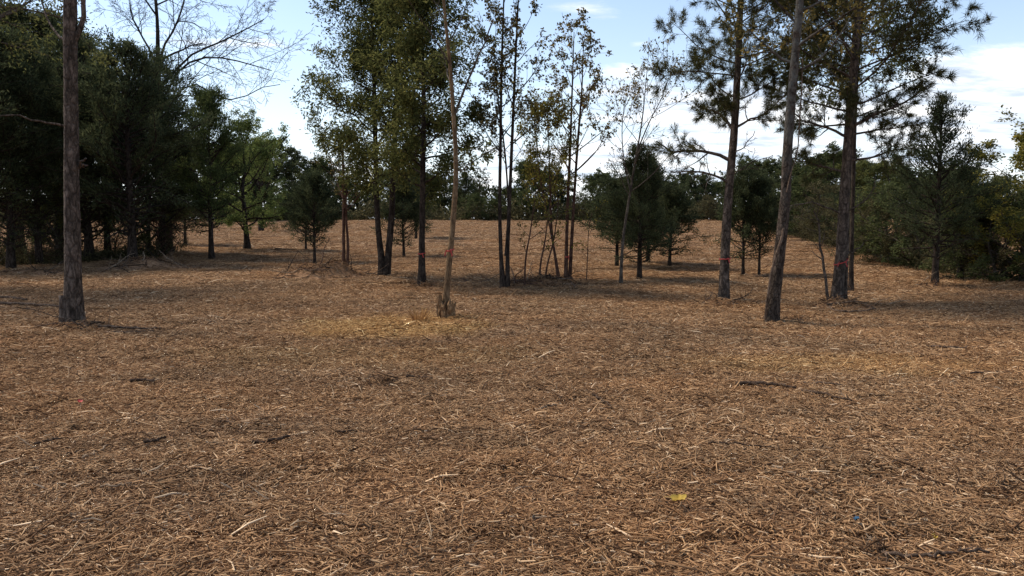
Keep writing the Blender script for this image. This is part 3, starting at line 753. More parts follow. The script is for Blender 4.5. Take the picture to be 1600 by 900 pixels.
# leaning sapling with torn foot
sap_specs = [Spec(n=13, t=(.52, .98), ang=(50, 28), length=lambda k: 1.5 - .5 * k, wander=.10, up=.03, pts=7, r=.5, even=True),
             Spec(n=5, t=(.3, .97), ang=(45, 35), length=.42, wander=.14, up=.02, pts=5, r=.6), Spec(n=4, t=(.2, .97), ang=(45, 40), length=.5, wander=.16, up=0, pts=4, r=.6)]
r9, g9, Y9 = hero_tree('sapling', 'slender tan leaning tree with a torn, splintered foot and a ribbon knot', (697, 497),
    [[(696, 499), (698, 460), (702, 410), (706, 370), (709, 330), (712, 290), (712, 240), (708, 170), (703, 100), (697, 40), (690, -40), (684, -140), (680, -240)]],
    [[6.2, 5.6, 5.3, 5.0, 4.7, 4.4, 4.0, 3.6, 3.1, 2.7, 2.2, 1.5, .8]], sap_specs, 104, MAT['bark_tan'], leafy(MAT['oak'], 12, (.055, .09), (.02, .034)), limb_mat=MAT['bark_grey'],
    limbs_px=[([(711, 178), (722, 150, -.1), (735, 112, -.2), (752, 75, -.2), (772, 30, -.2)], 2.2, 1.0, sap_specs[1:]), ([(713, 268), (728, 262, -.1), (748, 246, -.2), (764, 236, -.2)], 1.3, .6, sap_specs[1:])])
def torn_foot():
    rng = np.random.default_rng(5); m = Y9 / F_PX
    for i, (u, v0, v1, w, dy) in enumerate([(687, 500, 463, 4.6, -.04), (693, 500, 472, 4.0, -.10), (704, 499, 470, 5.0, -.09), (709, 498, 475, 3.8, -.02), (684, 500, 478, 3.0, .05)]):
        b = at(u + (697 - u) * .25, v0, Y9 + dy) - g9; t = at(u, v1, Y9 + dy) - g9; b[2] -= .06
        n = 6; P = np.linspace(b, t, n) + rng.normal(0, .006, (n, 3)); k = 9
        V, F = tubes(P[None], (w * m * np.array([1, 1.05, 1.1, 1.05, .95, .8]))[None], k, .13, rng)
        last = V[-k:]; last[:, 2] += rng.uniform(-.05, .05, k)       # ragged upper end
        V = np.concatenate([V, [last.mean(0) - [0, 0, .03]]]); j = np.arange(k); s = (n - 1) * k
        faces = F.tolist() + [[int(s + a), int(s + (a + 1) % k), len(V) - 1] for a in j]
        me = bpy.data.meshes.new('splinter'); me.from_pydata(V.tolist(), [], faces); me.materials.append(MAT['fresh_wood'] if i != 4 else MAT['bark_tan'])
        link('splinter', me, r9)
torn_foot()
# bare double sapling on the left of the V
hero_tree('sapling', 'thin double-stemmed reddish sapling, almost bare, beside the brush mound', (539, 426),
    [[(537, 427), (537, 380), (537, 300), (536, 230), (538, 190)], [(541, 426), (544, 390), (541, 340), (541, 300), (545, 260), (560, 215)]], [[3.6, 2.8, 2.4, 1.6, .7], [3.0, 2.4, 2.0, 1.6, 1, .5]],
    [Spec(n=12, t=(.42, .97), ang=(50, 32), length=lambda k: 1.3 - .6 * k, wander=.08, up=.03, pts=6, r=.5, even=True), Spec(n=5, t=(.25, .97), ang=(40, 35), length=.4, wander=.1, up=.01, pts=4, r=.6)],
    105, MAT['bark_red'], leafy(MAT['poplar'], 4, (.05, .08), (.025, .04)), k=8, rings=24)
# poplars: sparse hanging leaves
def pop_specs(n, L0, L1, t0, up=.07): return [Spec(n=n, t=(t0, .98), ang=(56, 30), length=lambda k: 1.35 * (L0 + (L1 - L0) * k), wander=.09, up=up, pts=7, r=.5, even=True),
            Spec(n=5, t=(.3, .97), ang=(42, 32), length=.42, wander=.12, up=.03, pts=5, r=.6), Spec(n=3, t=(.25, .97), ang=(42, 40), length=.5, wander=.14, up=0, pts=4, r=.6)]
hero_tree('poplar_tree', 'tall slim dark-stemmed tree with sparse hanging leaves, left of the brushy sapling clump', (789, 453),
    [[(787, 454), (783, 400), (781, 330), (782, 220), (784, 100), (788, -20), (792, -110)], [(793, 452), (793, 400), (796, 320), (801, 200), (806, 80), (811, -30), (814, -120)], [(790, 400), (794, 330), (790, 250), (778, 150), (770, 60)]],
    [[5.5, 3.6, 3.2, 2.7, 2.0, 1.2, .6], [5, 3.6, 3.2, 2.7, 2.0, 1.2, .6], [2.2, 1.8, 1.6, 1.1, .6]], pop_specs(20, 1.0, .6, .40), 106, MAT['bark_dark'],
    leafy(MAT['poplar'], 6, (.05, .09), (.035, .06), droop=.7, keep=lambda p, r: p[2] > 3.9 or r.random() < .25), k=10, rings=36)
hero_tree('poplar_tree', 'tall slim two-stemmed tree with russet leaves at the top, growing from the brushy clump', (886, 436),
    [[(884, 437), (885, 390), (887, 320), (891, 230), (894, 140), (897, 50)], [(890, 436), (893, 380), (897, 310), (903, 220), (909, 140), (912, 65)]],
    [[3.8, 3.2, 2.8, 2.2, 1.5, .6], [3.4, 3.0, 2.6, 2.2, 1.4, .6]], pop_specs(17, 1.35, .55, .42), 107, MAT['bark_red'],
    both(leafy(MAT['poplar'], 6, (.055, .095), (.04, .065), droop=.8, keep=lambda p, r: p[2] > 4.0 or r.random() < .12)), k=10, rings=30)
hero_tree('sapling', 'leaning sapling with yellow-green leaves in the middle of the brushy clump', (872, 436),
    [[(874, 437), (869, 410), (863, 370), (860, 310), (858, 240), (856, 175)], [(868, 405), (858, 350), (846, 290), (838, 220), (836, 185)]], [[3.2, 2.6, 2.2, 1.8, 1.2, .5], [1.6, 1.4, 1.2, .9, .4]],
    pop_specs(15, 1.1, .5, .38), 108, MAT['bark_red'], leafy(MAT['yellow'], 14, (.05, .085), (.03, .05), droop=.5, jit=.06), k=8, rings=26)
for i, (b, st, rd, lab) in enumerate([((819, 450), [(819, 451), (822, 400), (829, 360), (833, 330), (838, 300)], [2.0, 1.7, 1.3, .8, .4], 'small forked sapling at the left edge of the brushy clump'),
                       ((843, 446), [(843, 447), (845, 410), (851, 380), (855, 350), (862, 300)], [1.9, 1.7, 1.5, 1.0, .4], 'thin wavy sapling, second from the left in the brushy clump'),
                       ((851, 446), [(850, 447), (855, 415), (864, 380), (869, 350), (873, 310)], [1.9, 1.6, 1.4, .9, .4], 'thin sapling slanting right, third from the left in the brushy clump'),
                       ((916, 440), [(916, 441), (918, 400), (920, 360), (925, 330)], [1.0, .9, .7, .3], 'very thin lone whip right of the brushy clump')]):
    hero_tree('sapling', lab, b, [st], [rd], [Spec(n=7 if i < 3 else 5, t=(.40, .97), ang=(55, 35), length=lambda k: .75 - .3 * k, wander=.1, up=.03, pts=6, r=.5, even=True), Spec(n=4, t=(.25, .97), ang=(40, 35), length=.4, wander=.1, up=.01, pts=4, r=.6)],
              120 + i, MAT['bark_red'], leafy(MAT['yellow'] if i else MAT['poplar'], 5, (.05, .09), (.03, .05), droop=.4), k=7, rings=20, flare=.1)
# bare thin tree before the cedar group
hero_tree('sapling', 'thin nearly bare tree leaning right in front of the cedar cluster', (970, 445),
    [[(970, 446), (971, 410), (974, 370), (983, 310), (993, 250), (1003, 190), (1011, 110)], [(985, 300), (975, 250), (972, 200), (978, 150)], [(996, 235), (1015, 190), (1035, 150), (1045, 120)]],
    [[3.3, 2.8, 2.6, 2.2, 1.7, 1.2, .5], [1.3, 1, .8, .4], [1.3, 1, .7, .3]], pop_specs(12, 1.3, .6, .42), 109, MAT['bark_grey'],
    leafy(MAT['poplar'], 2, (.06, .10), (.035, .055), droop=.7, keep=lambda p, r: p[2] > 4.2 or r.random() < .15), k=8, rings=26)
# pines and the lichen-grey tree on the right
def pine_specs(n, W, t0, a0=84): return [Spec(n=n, t=(t0, .98), ang=(a0, 46), length=lambda k: W * (.55 + .55 * math.sin(PI * min(1, .12 + .8 * k))), wander=.085, up=.035, pts=8, r=.26, even=True),
            Spec(n=9, t=(.22, .98), ang=(54, 40), length=.42, wander=.12, up=.05, pts=5, r=.55), Spec(n=4, t=(.20, .97), ang=(48, 38), length=.5, wander=.14, up=.07, pts=4, r=.6)]
dead = [Spec(n=6, t=(.25, .97), ang=(48, 40), length=.36, wander=.14, up=-.01, pts=6, r=.5), Spec(n=3, t=(.25, .95), ang=(45, 40), length=.45, wander=.15, up=0, pts=5, r=.6)]
live = pine_specs(1, 1, .3)[1:]
ga = hero_tree('pine_tree', 'tall pine with long bare limbs reaching left, left of the lichen-grey trunk', (1131, 472),
    [[(1131, 474), (1132, 430), (1134, 380), (1139, 300), (1146, 220), (1152, 120), (1157, 0), (1161, -130), (1163, -260)]], [[9.5, 8.6, 8.2, 7.4, 6.8, 6, 5, 3.4, 1.2]],
    pine_specs(42, 2.0, .42), 110, MAT['bark_pine'], tufts(MAT['pine'], 4, (.11, .18), every=11, nw=.0100),
    limbs_px=[([(1137, 285), (1118, 275, -.2), (1085, 268, -.5), (1048, 268, -.7)], 2.2, .8, dead), ([(1139, 250), (1118, 240, .1), (1085, 236, .2), (1052, 238, .3), (1026, 220, .4)], 3.0, 1.0, live),
              ([(1146, 205), (1130, 185, .3), (1110, 172, .5), (1090, 168, .7)], 2.5, .8, live), ([(1147, 200), (1165, 190, -.3), (1190, 180, -.5), (1225, 150, -.8)], 2.2, .8, live),
              ([(1137, 282), (1160, 262, .2), (1185, 250, .4), (1200, 246, .5)], 1.2, .5, dead), ([(1141, 240), (1160, 232, -.2), (1180, 205, -.3)], 1.2, .5, dead)])
hero_tree('lichen_tree', 'lichen-grey leaning trunk wound by a thick vine, between the two pines', (1206, 505),
    [[(1205, 507), (1210, 460), (1215, 420), (1221, 370), (1227, 310), (1230, 240), (1236, 160), (1243, 80), (1250, 0), (1256, -120), (1262, -260)]], [[11.5, 11, 10.5, 9.8, 9, 8.5, 8, 7.2, 6.4, 4.5, 1.5]],
    [Spec(n=17, t=(.52, .98), ang=(70, 34), length=lambda k: 2.0 - .6 * k, wander=.13, up=.03, pts=7, r=.36, even=True), Spec(n=6, t=(.25, .97), ang=(48, 38), length=.44, wander=.16, up=.01, pts=5, r=.6), Spec(n=4, t=(.2, .97), ang=(45, 40), length=.5, wander=.18, up=0, pts=4, r=.6)],
    111, MAT['bark_lichen'], leafy(MAT['poplar'], 14, (.06, .10), (.03, .05), droop=.4, jit=.07), k=16, rings=60)
lich = [o for o in COL.objects if o.name.startswith('lichen_tree')][0]
def vine():
    g = np.array(lich.location); Y = g[1]; m = Y / F_PX
    for nm, pts, r in (('vine', [(1196, 500, -.02), (1200, 460, -.13), (1206, 425, -.14), (1214, 395, -.16), (1222, 370, -.13), (1225, 340, 0), (1222, 300, .13), (1228, 260, .1)], 2.2),
                       ('vine', [(1229, 300, -.12), (1236, 270, -.10), (1246, 235, -.02), (1249, 190, .02), (1252, 150, 0), (1254, 90, -.05)], .9)):
        P = np.array([at(u, v, Y + dy) for u, v, dy in pts]); Q, R = resample(P, np.full(len(P), r * m), 26)
        V, F = tubes(Q[None], R[None], 7, .08, np.random.default_rng(2)); link(nm, mesh_from(nm, V - g, F, MAT['dead_wood'], smooth=True), lich)
vine()
hero_tree('pine_tree', 'broad spreading pine tied with a sagging ribbon, its thin dead side stem at left', (1307, 475),
    [[(1306, 477), (1310, 440), (1314, 400), (1319, 320), (1325, 230), (1331, 140), (1338, 50), (1343, -60), (1346, -180), (1348, -290)], [(1319, 474, .12), (1321, 430, .12), (1323, 390, .10), (1324, 350, .06), (1325, 310, .02)]],
    [[11, 10, 9.6, 9, 8.3, 7.5, 6.4, 5, 3.2, 1.2], [5, 4.5, 4.2, 4, 3]], pine_specs(52, 2.1, .37, 84), 112, MAT['bark_pine'], tufts(MAT['pine'], 4, (.10, .17), every=11, nw=.0105), plain=(1,),
    limbs_px=[([(1296, 474, -.05), (1291, 440, -.05), (1287, 410, -.05), (1282, 385, -.05), (1278, 350), (1270, 330)], 2.6, 1.0, dead),
              ([(1317, 335), (1295, 325, -.2), (1262, 318, -.5), (1235, 322, -.7)], 1.6, .6, dead), ([(1321, 270), (1295, 262, .3), (1265, 255, .5), (1235, 250, .6)], 2.0, .7, live),
              ([(1328, 250), (1360, 246, .1), (1395, 235, .3), (1430, 232, .5)], 2.0, .7, live), ([(1322, 330), (1345, 318, -.2), (1362, 300, -.3), (1368, 280, -.4)], 1.4, .5, dead),
              ([(1327, 200), (1365, 180, -.3), (1405, 165, -.6), (1440, 140, -.8)], 3.0, 1.0, live), ([(1326, 215), (1295, 200, -.3), (1262, 190, -.5), (1235, 176, -.8)], 2.4, .8, live),
              ([(1322, 398), (1335, 392, .1), (1345, 386, .1), (1350, 380, .1)], 1.3, .8, None)])
hero_tree('oak_tree', 'leafy oak standing close behind the broad spreading pine, crown reaching right', (1330, 456),
    [[(1330, 457), (1331, 380), (1334, 260), (1338, 140), (1346, 40), (1352, -60), (1356, -150)]], [[4.2, 3.6, 3.3, 3.0, 2.4, 1.5, .6]],
    [Spec(n=26, t=(.50, .97), ang=(72, 38), length=lambda k: 2.9 * (1.05 - .5 * k), wander=.11, up=.03, pts=7, r=.42, even=True)] + oak_specs(1)[1:], 113, MAT['bark_dark'], leafy(MAT['oak'], 30, (.08, .13), (.027, .046), jit=.13), k=9, rings=28)

ribbon(703, 391, Y9, 6.6, 'pink ribbon knotted round the tan leaning sapling', 2, .1)
gy = ground_at(659, 448)[1]; ribbon(659, 396, gy, 6.2, 'thin pink ribbon round the straight dark leafy trunk', 1)
gy = ground_at(1131, 472)[1]; ribbon(1133, 404, gy, 9.0, 'pink ribbon round the pine left of the lichen-grey trunk', 1)
gy = ground_at(1307, 475)[1]; ribbon(1314, 409, gy, 10.6, 'sagging pink ribbon round the broad spreading pine', 2, .35)
gy = ground_at(886, 436)[1]; ribbon(886.5, 401, gy, 4.0, 'small pink ribbon round a slim stem in the brushy clump', 1)

# bare tree behind the left thicket
RMIN = .0035
bare = [Spec(n=5, t=(.15, .97), ang=(42, 34), length=.62, wander=.15, up=.02, pts=7, r=.62), Spec(n=8, t=(.15, .97), ang=(44, 36), length=.55, wander=.17, up=.01, pts=6, r=.62),
        Spec(n=7, t=(.15, .97), ang=(44, 38), length=.50, wander=.18, up=0, pts=5, r=.62), Spec(n=5, t=(.2, .97), ang=(42, 38), length=.55, wander=.18, up=0, pts=4, r=.62)]
hero_tree('bare_tree', 'bare tree spreading leafless twigs above the dark thicket at left', (262, 396),
    [[(262, 398), (262, 330), (256, 250), (250, 180), (247, 100), (246, 40), (240, -40), (236, -120)]], [[9, 7, 6, 5.2, 4.2, 3, 2, 1]],
    [Spec(n=5, t=(.62, .95), ang=(50, 30), length=lambda k: 3.2, wander=.13, up=.02, pts=7, r=.6, even=True)] + bare[1:], 114, MAT['bark_dark'],
    leafy(MAT['poplar'], 1, (.06, .10), (.02, .035), droop=.6, keep=lambda p, r: r.random() < .25), k=9, rings=26, rmin=.0062,
    limbs_px=[([(247, 110), (258, 70, -.3), (275, 40, -.5), (290, -10, -.8), (300, -60, -1)], 2.0, .8, bare[1:]), ([(249, 140), (275, 108, .2), (300, 85, .4), (345, 65, .6), (385, 45, .8), (412, 30, 1)], 2.2, .7, bare[1:]),
              ([(251, 165), (285, 105, -.2), (315, 90, -.5), (355, 92, -.7), (390, 100, -.9), (425, 110, -1)], 1.9, .6, bare[1:]), ([(252, 190), (300, 130, .3), (345, 152, .3), (370, 158, .3), (400, 140, .3), (438, 132, .3)], 1.5, .5, bare[1:]),
              ([(247, 105), (225, 60, .2), (208, 30, .3), (200, -20, .4)], 1.7, .7, bare[1:])])

# ---------------------------------------------------------------- copies: cedars, thickets and the far wood
C = lambda *a, **k: plant(a[0], a[1], a[2], 'tree', *a[3:], **k)
G1 = 'cedars of the dark thicket at left'
left = [('cedar_tall_a', (18, 420), 62, 1.05, 'dark cedar at the far left edge of the picture'), ('cedar_tall_b', (62, 415), 95, 1.0, 'dark cedar just left of the thick foreground trunk, slim stem showing'),
        ('cedar_tall_a', (140, 408), 70, 1.2, 'tallest dark cedar showing right behind the thick foreground trunk'), ('cedar_tall_b', (207, 413), 78, 1.25, 'dark cedar with a thick black trunk beside the brush heap at left'),
        ('cedar_tall_b', (168, 402), 120, 1.1, 'dark cedar wedged between the two biggest thicket cedars'), ('cedar_tall_a', (255, 400), 105, 1.1, 'dark cedar at the right shoulder of the left thicket'),
        ('cedar_tall_a', (100, 396), 40, 1.2, 'dark cedar deep in the left thicket behind the foreground trunk'), ('cedar_tall_b', (30, 398), 20, 1.3, 'dark cedar deep in the left thicket near the picture edge'), ('cedar_tall_b', (-50, 425), 40, 1.2, 'dark cedar cut off by the left picture edge')]
left += [('broad_olive', (95, 406), 150, .9, 'olive leafy tree mixed among the thicket cedars left of the foreground trunk'), ('broad_olive', (232, 399), 170, .8, 'olive leafy tree in the right half of the left thicket')]
for i, (m, b, tv, ws, lab) in enumerate(left): C(m, 'cedar_tree', lab, b, tv, wscale=ws, spin=1.7 * i, group=G1)
for i, (b, tv, lab) in enumerate([((35, 412), 330, 'twiggy brown bush under the cedars at the far left'), ((112, 402), 325, 'twiggy brown bush showing left of the foreground trunk under the cedars'), ((180, 398), 335, 'twiggy brown bush between the two stoutest thicket trunks'), ((245, 402), 318, 'twiggy reddish bush at the right end of the brush heap')]):
    plant('twig_bush', 'bush', lab, 'bush', b, tv, wscale=1.2, spin=i * 1.1)
C('cedar_fork', 'cedar_tree', 'rounded cedar with forked foot at the right end of the left thicket', (331, 405), 150, wscale=.95, spin=.4)
C('cedar_small_b', 'cedar_tree', 'small brownish cedar half hidden behind the forked-foot cedar', (290, 383), 245, wscale=1.0, spin=2.0)
C('young_green', 'young_tree', 'light green young tree standing right of the left thicket', (383, 391), 195, wscale=1.15, spin=1.0)
C('young_green', 'young_tree', 'light green young tree farther back between the thicket and the field', (412, 362), 222, wscale=1.2, spin=2.7)
C('broad_high', 'broadleaf_tree', 'olive leafy tree hanging in at the top left corner', None, None, (-14.2, 19.0), 9.6, wscale=1.05, spin=.3)
C('cedar_small_a', 'cedar_tree', 'round little cedar on a single thin stem at the left of the field', (492, 413), 283, wscale=1.15, spin=.9)
C('cedar_small_b', 'cedar_tree', 'low cedar peeking out left behind the round little cedar', (478, 393), 295, wscale=1.1, spin=3.3)
C('cedar_small_b', 'cedar_tree', 'small cedar seen between the V trunks and the ribboned straight tree', (631, 402), 285, wscale=1.15, spin=.2)
C('cedar_small_a', 'cedar_tree', 'small cedar far back behind the straight ribboned tree', (650, 373), 270, wscale=1.1, spin=4.1)
C('cedar_mid', 'cedar_tree', 'tallest cedar of the cluster right of centre', (1000, 437), 236, wscale=1.15, spin=1.2)
C('cedar_small_a', 'cedar_tree', 'left low cedar of the cluster right of centre', (964, 417), 290, wscale=1.4, spin=2.2)
C('cedar_small_b', 'cedar_tree', 'right low cedar of the cluster right of centre', (1046, 418), 293, wscale=1.35, spin=3.0)
C('cedar_mid', 'cedar_tree', 'rear cedar hidden in the middle of the cluster right of centre', (1012, 412), 250, wscale=1.1, spin=5.0)
C('cedar_small_b', 'cedar_tree', 'left of two small cedars between the pines', (1161, 430), 270, wscale=.95, spin=.7)
C('cedar_small_a', 'cedar_tree', 'right of two small cedars between the pines', (1186, 431), 292, wscale=.9, spin=1.9)
C('cedar_open', 'cedar_tree', 'open thin-topped cedar standing alone at right on a dark stem', (1460, 448), 152, wscale=1.05, spin=.5)
G2 = 'trees of the thicket at right'
right = [('cedar_tall_b', (1500, 436), 268, 1.6, 'dark bushy cedar directly right behind the open-topped cedar'), ('bush_green', (1430, 418), 300, 1.3, 'green bush left behind the open-topped cedar'),
         ('broad_olive', (1380, 405), 262, 1.4, 'olive leafy tree behind the broad spreading pine'), ('cedar_tall_a', (1345, 395), 258, 1.7, 'cedar in the right thicket behind the broad pine trunk'),
         ('bush', (1400, 412), 330, 1.4, 'brown scrub bush at the edge of the right thicket'), ('broad_a', (1290, 378), 258, 1.2, 'tree at the left end of the right thicket, beside the lichen-grey trunk'),
         ('bush', (1310, 388), 320, 1.4, 'brown scrub bush seen behind the two pine stems'), ('bush_green', (1545, 440), 330, 1.3, 'green bush low between the open cedar and the yellow bush'),
         ('broad_yellow', (1598, 442), 245, 1.4, 'yellow-green leafy tree at the right picture edge'), ('cedar_open', (1640, 432), 205, 1.2, 'thin cedar cut by the right picture edge above the yellow tree'),
         ('bush', (1570, 436), 345, 1.4, 'brown scrub at the foot of the yellow-green tree'), ('broad_a', (1470, 405), 285, 1.3, 'broad green tree deep in the right thicket'),
         ('broad_olive', (1540, 410), 290, 1.4, 'olive tree deep in the right thicket behind the yellow-green tree'), ('bush_green', (1255, 372), 300, 1.2, 'green bush at the left foot of the right thicket')]
for i, (m, b, tv, ws, lab) in enumerate(right): C(m, 'bush' if 'bush' in m else 'thicket_tree', lab, b, tv, wscale=ws, spin=2.1 * i, group=G2)
# far wood across the field
G3 = 'trees of the far wood across the field'
far = [('broad_b', 425, 88, 236, 'pale tree rising highest at the left end of the far wood'), ('cedar_tall_a', 455, 92, 275, 'dark evergreen of the far wood left of the round little cedar'), ('broad_a', 500, 95, 262, 'rounded tree of the far wood behind the round little cedar'), ('broad_b', 540, 96, 290, 'far wood tree showing behind the thin double sapling'),
       ('cedar_tall_b', 575, 94, 285, 'dark far evergreen left of the V trunks'), ('broad_a', 620, 97, 275, 'far wood tree seen between the V trunks and the straight tree'), ('broad_b', 680, 96, 280, 'tree of the far wood right beside the straight ribboned tree'), ('cedar_tall_b', 728, 98, 272, 'dark evergreen of the far wood left of the lone far pine'), ('far_pine', 752, 100, 268, 'far pine with open round crown standing left of the slim poplar'),
       ('bush_green', 740, 88, 312, 'low green bush on the field edge below the far pine'), ('bush_green', 775, 89, 318, 'low green bush on the field edge left of the slim poplar'), ('broad_a', 830, 92, 268, 'broad tree of the far wood behind the brushy clump'), ('broad_b', 865, 95, 280, 'far wood tree behind the right side of the brushy clump'), ('broad_a', 935, 90, 281, 'round-headed green tree of the far wood left of the cedar cluster'),
       ('bush', 905, 88, 320, 'low bush on the field edge left of the round-headed far tree'), ('broad_b', 1075, 92, 280, 'pale far wood tree at the right flank of the cedar cluster'), ('cedar_tall_a', 1100, 93, 276, 'dark evergreen of the far wood right of the cedar cluster'), ('broad_a', 1185, 90, 262, 'far wood tree above the two small cedars between the pines'), ('broad_b', 1225, 80, 268, 'far wood tree just behind the lichen-grey trunk'), ('broad_a', 1130, 95, 292, 'far wood tree directly behind the pine with bare limbs'), ('bush', 1110, 86, 318, 'low bush on the field edge right of the cedar cluster'),
       ('broad_b', 380, 84, 250, 'far wood tree behind the light green young tree'), ('broad_a', 330, 82, 245, 'far wood tree behind the forked-foot cedar'), ('broad_a', 1265, 72, 268, 'far wood tree at the left end of the right thicket'), ('broad_a', 985, 98, 300, 'far wood tree hidden mostly by the tallest cluster cedar'), ('broad_b', 1030, 97, 290, 'far wood tree peeking over the right low cluster cedar'), ('broad_a', 790, 99, 300, 'far wood tree behind the slim two-stemmed poplar')]
for i, (m, u, Yd, tv, lab) in enumerate(far):
    w = on_ground(u, Yd); h = float(at(u, tv, Yd)[2] - w[2])
    C(m, 'bush' if 'bush' in m else 'far_tree', lab or ('low bush along the far edge of the field' if 'bush' in m else 'ordinary green tree merging into the far wood line'), None, None, (w[0], w[1]), h, wscale=1.25, spin=1.3 * i, group='bushes along the field edge' if 'bush' in m else G3)

# ---------------------------------------------------------------- undergrowth (nobody could count it)
def undergrowth(name, label, path, depth, height, n, mat, seed, leaf=(.06, .12), stems=400):
    # path: world points of the front edge (x, y); the growth fills a strip of the given depth behind it
    rng = np.random.default_rng(seed); A = np.array(path, float); seg = np.linalg.norm(np.diff(A, axis=0), axis=1); s = np.r_[0, np.cumsum(seg)]
    def pts(k):
        t = rng.uniform(0, s[-1], k); x = np.interp(t, s, A[:, 0]); y = np.interp(t, s, A[:, 1]); b = rng.uniform(0, 1, k) ** 1.3 * depth
        return x, y + b, b / depth, t
    bf = Buf()
    x, y, b, t = pts(stems); hh = height * rng.uniform(.35, 1.0, stems) * (.6 + .4 * np.sin(t * .9 + 2 * np.sin(t * .31)))
    P = np.stack([np.stack([x, y, gz(x, y) - .05], -1) + np.stack([rng.normal(0, .12, stems) * q * hh, rng.normal(0, .12, stems) * q * hh, q * hh], -1) for q in (0, .35, .7, 1)], 1)
    V, F = tubes(P, np.linspace(.010, .003, 4)[None] * np.ones((stems, 1)), 3); bf.add(V, F, np.full(len(F), .12))
    i = rng.integers(0, stems, n); q = rng.uniform(.05, 1.05, n) ** .8
    pos = P[i, 0] + (P[i, 3] - P[i, 0]) * q[:, None] + rng.normal(0, 1, (n, 3)) * np.array([.22, .22, .12]) * min(2.2, (height / 1.5) * leaf[1] / .12 * .8)
    pos[:, 2] = np.maximum(pos[:, 2], gz(pos[:, 0], pos[:, 1]) + .02)
    D = rng.normal(0, .7, (n, 3)); D[:, 2] += .35
    V, F = leaves(pos, D, rng.normal(0, 1, (n, 3)) + [0, 0, .5], rng.uniform(*leaf, n), rng.uniform(*leaf, n) * .42)
    off = rng.normal(0, .16, stems); bf.add(V, F, np.clip(rng.beta(2, 2.4, n) + off[i], 0, 1))
    o = link(name, bf.mesh(name, mat)); tag(o, label, 'undergrowth', kind='stuff'); return o
def gpath(px): return [tuple(ground_at(u, v)[:2]) for u, v in px]
undergrowth('undergrowth', 'tall weeds and low scrub along the far edge of the field', [(-62, 78), (-30, 86), (0, 88), (22, 86), (34, 78)], 5, 2.6, 36000, MAT['brush'], 1, (.26, .48), 1200)
undergrowth('far_wood', 'distant wood closing the view beyond the field', [(-95, 82), (-60, 98), (-20, 104), (20, 103), (48, 90), (70, 66)], 16, 6.2, 36000, MAT['wood_far'], 4, (.5, .95), 600)
undergrowth('undergrowth', 'weeds and scrub at the foot of the right thicket', gpath([(1232, 368), (1290, 380), (1340, 392), (1410, 408), (1470, 424), (1530, 437), (1640, 443)]), 3.5, 1.5, 30000, MAT['brush'], 2, (.07, .14), 700)
undergrowth('undergrowth', 'dark weeds and sprouts on the floor of the left thicket', gpath([(-80, 424), (40, 416), (130, 411), (225, 408)]), 4.5, 1.0, 16000, MAT['brush'], 3, (.06, .12), 600)

# ---------------------------------------------------------------- things lying on the ground
def brush_pile(u, v, rx, ry, h, n, twigs, label, seed, name='brush_pile', cat='brush pile', dark=0.0, big=1.4):
    rng = np.random.default_rng(seed); c = ground_at(u, v); root = thing(name, label, cat, c)
    ph = rng.uniform(0, 6.28, 4)
    def shape(x, y):
        r2 = (x / rx) ** 2 + (y / ry) ** 2
        return np.maximum(0, h * np.exp(-2.2 * r2) * (1 + .35 * np.sin(5 * x / rx + ph[0]) * np.sin(4 * y / ry + ph[1]))) + gz(c[0] + x, c[1] + y) - c[2]
    a = np.linspace(0, 2 * PI, 33)[:-1]; rr = np.linspace(0.02, 1.5, 14)
    Rg, A = np.meshgrid(rr, a, indexing='ij'); X, Y = Rg * np.cos(A) * rx, Rg * np.sin(A) * ry
    V = np.stack([X, Y, shape(X, Y) - .012 - .03 * (Rg > 1.45)], -1).reshape(-1, 3); i = np.arange(13)[:, None] * 32; j = np.arange(32)[None]; j2 = (j + 1) % 32
    link('mound', mesh_from('mound', V, np.stack([i + j, i + 32 + j, i + 32 + j2, i + j2], -1).reshape(-1, 4), MAT['ground'], smooth=True), root)
    n = int(n * .42); V, F, T = chip_set(n, 1.0, rng, 1.8, None, big)
    m = V.reshape(n, 9, 3); cx = rng.normal(0, .55, n) * rx; cy = rng.normal(0, .55, n) * ry
    ctr = m.mean(1); m[:, :, 0] += (cx - ctr[:, 0])[:, None]; m[:, :, 1] += (cy - ctr[:, 1])[:, None]; m[:, :, 2] += shape(cx, cy)[:, None]
    o = link('litter', mesh_from('litter', m.reshape(-1, 3), F, MAT['chips'], np.clip(T - dark - .12, 0, 1)), root); tag(o, kind='stuff')
    for k in range(twigs):
        x, y = rng.normal(0, .6) * rx, rng.normal(0, .6) * ry; yaw = rng.uniform(0, 6.28); L = rng.uniform(.35, 1.1) * min(1.2, rx * 1.15 + .1)
        d = np.array([math.cos(yaw), math.sin(yaw) * .7, rng.uniform(-.05, .55)]); d /= np.linalg.norm(d)
        P, Rr = limb(np.array([x, y, float(shape(x, y)) + .02]) - d * L * .3, d, L, rng.uniform(.009, .022) * min(1, rx * 1.1 + .08), 7, rng, .18, -.03, .35)
        P[:, 2] = np.maximum(P[:, 2], shape(P[:, 0], P[:, 1]) + .012)
        out = [[]]; ramify(P, Rr, [Spec(n=(2, 5), t=(.3, .9), ang=(45, 40), length=.4, wander=.15, up=.0, pts=5, r=.6)], 0, rng, out)
        bf = Buf(); V, F = tubes(P[None], Rr[None], 5); bf.add(V, F); tube_levels(bf, out, (4,), .003)
        link('twig', bf.mesh('twig', MAT[('dead_wood', 'bark_dark', 'bark_red', 'pale_wood')[int(rng.choice(4, p=[.35, .3, .2, .15]))]], True), root)
    return root
brush_pile(505, 434, 1.25, .6, .46, 3200, 40, 'low mound of brush and twigs left of the thin double sapling', 61)
brush_pile(848, 447, 1.3, .55, .20, 2200, 34, 'brush and cut twigs heaped round the feet of the sapling clump', 62, dark=.10)
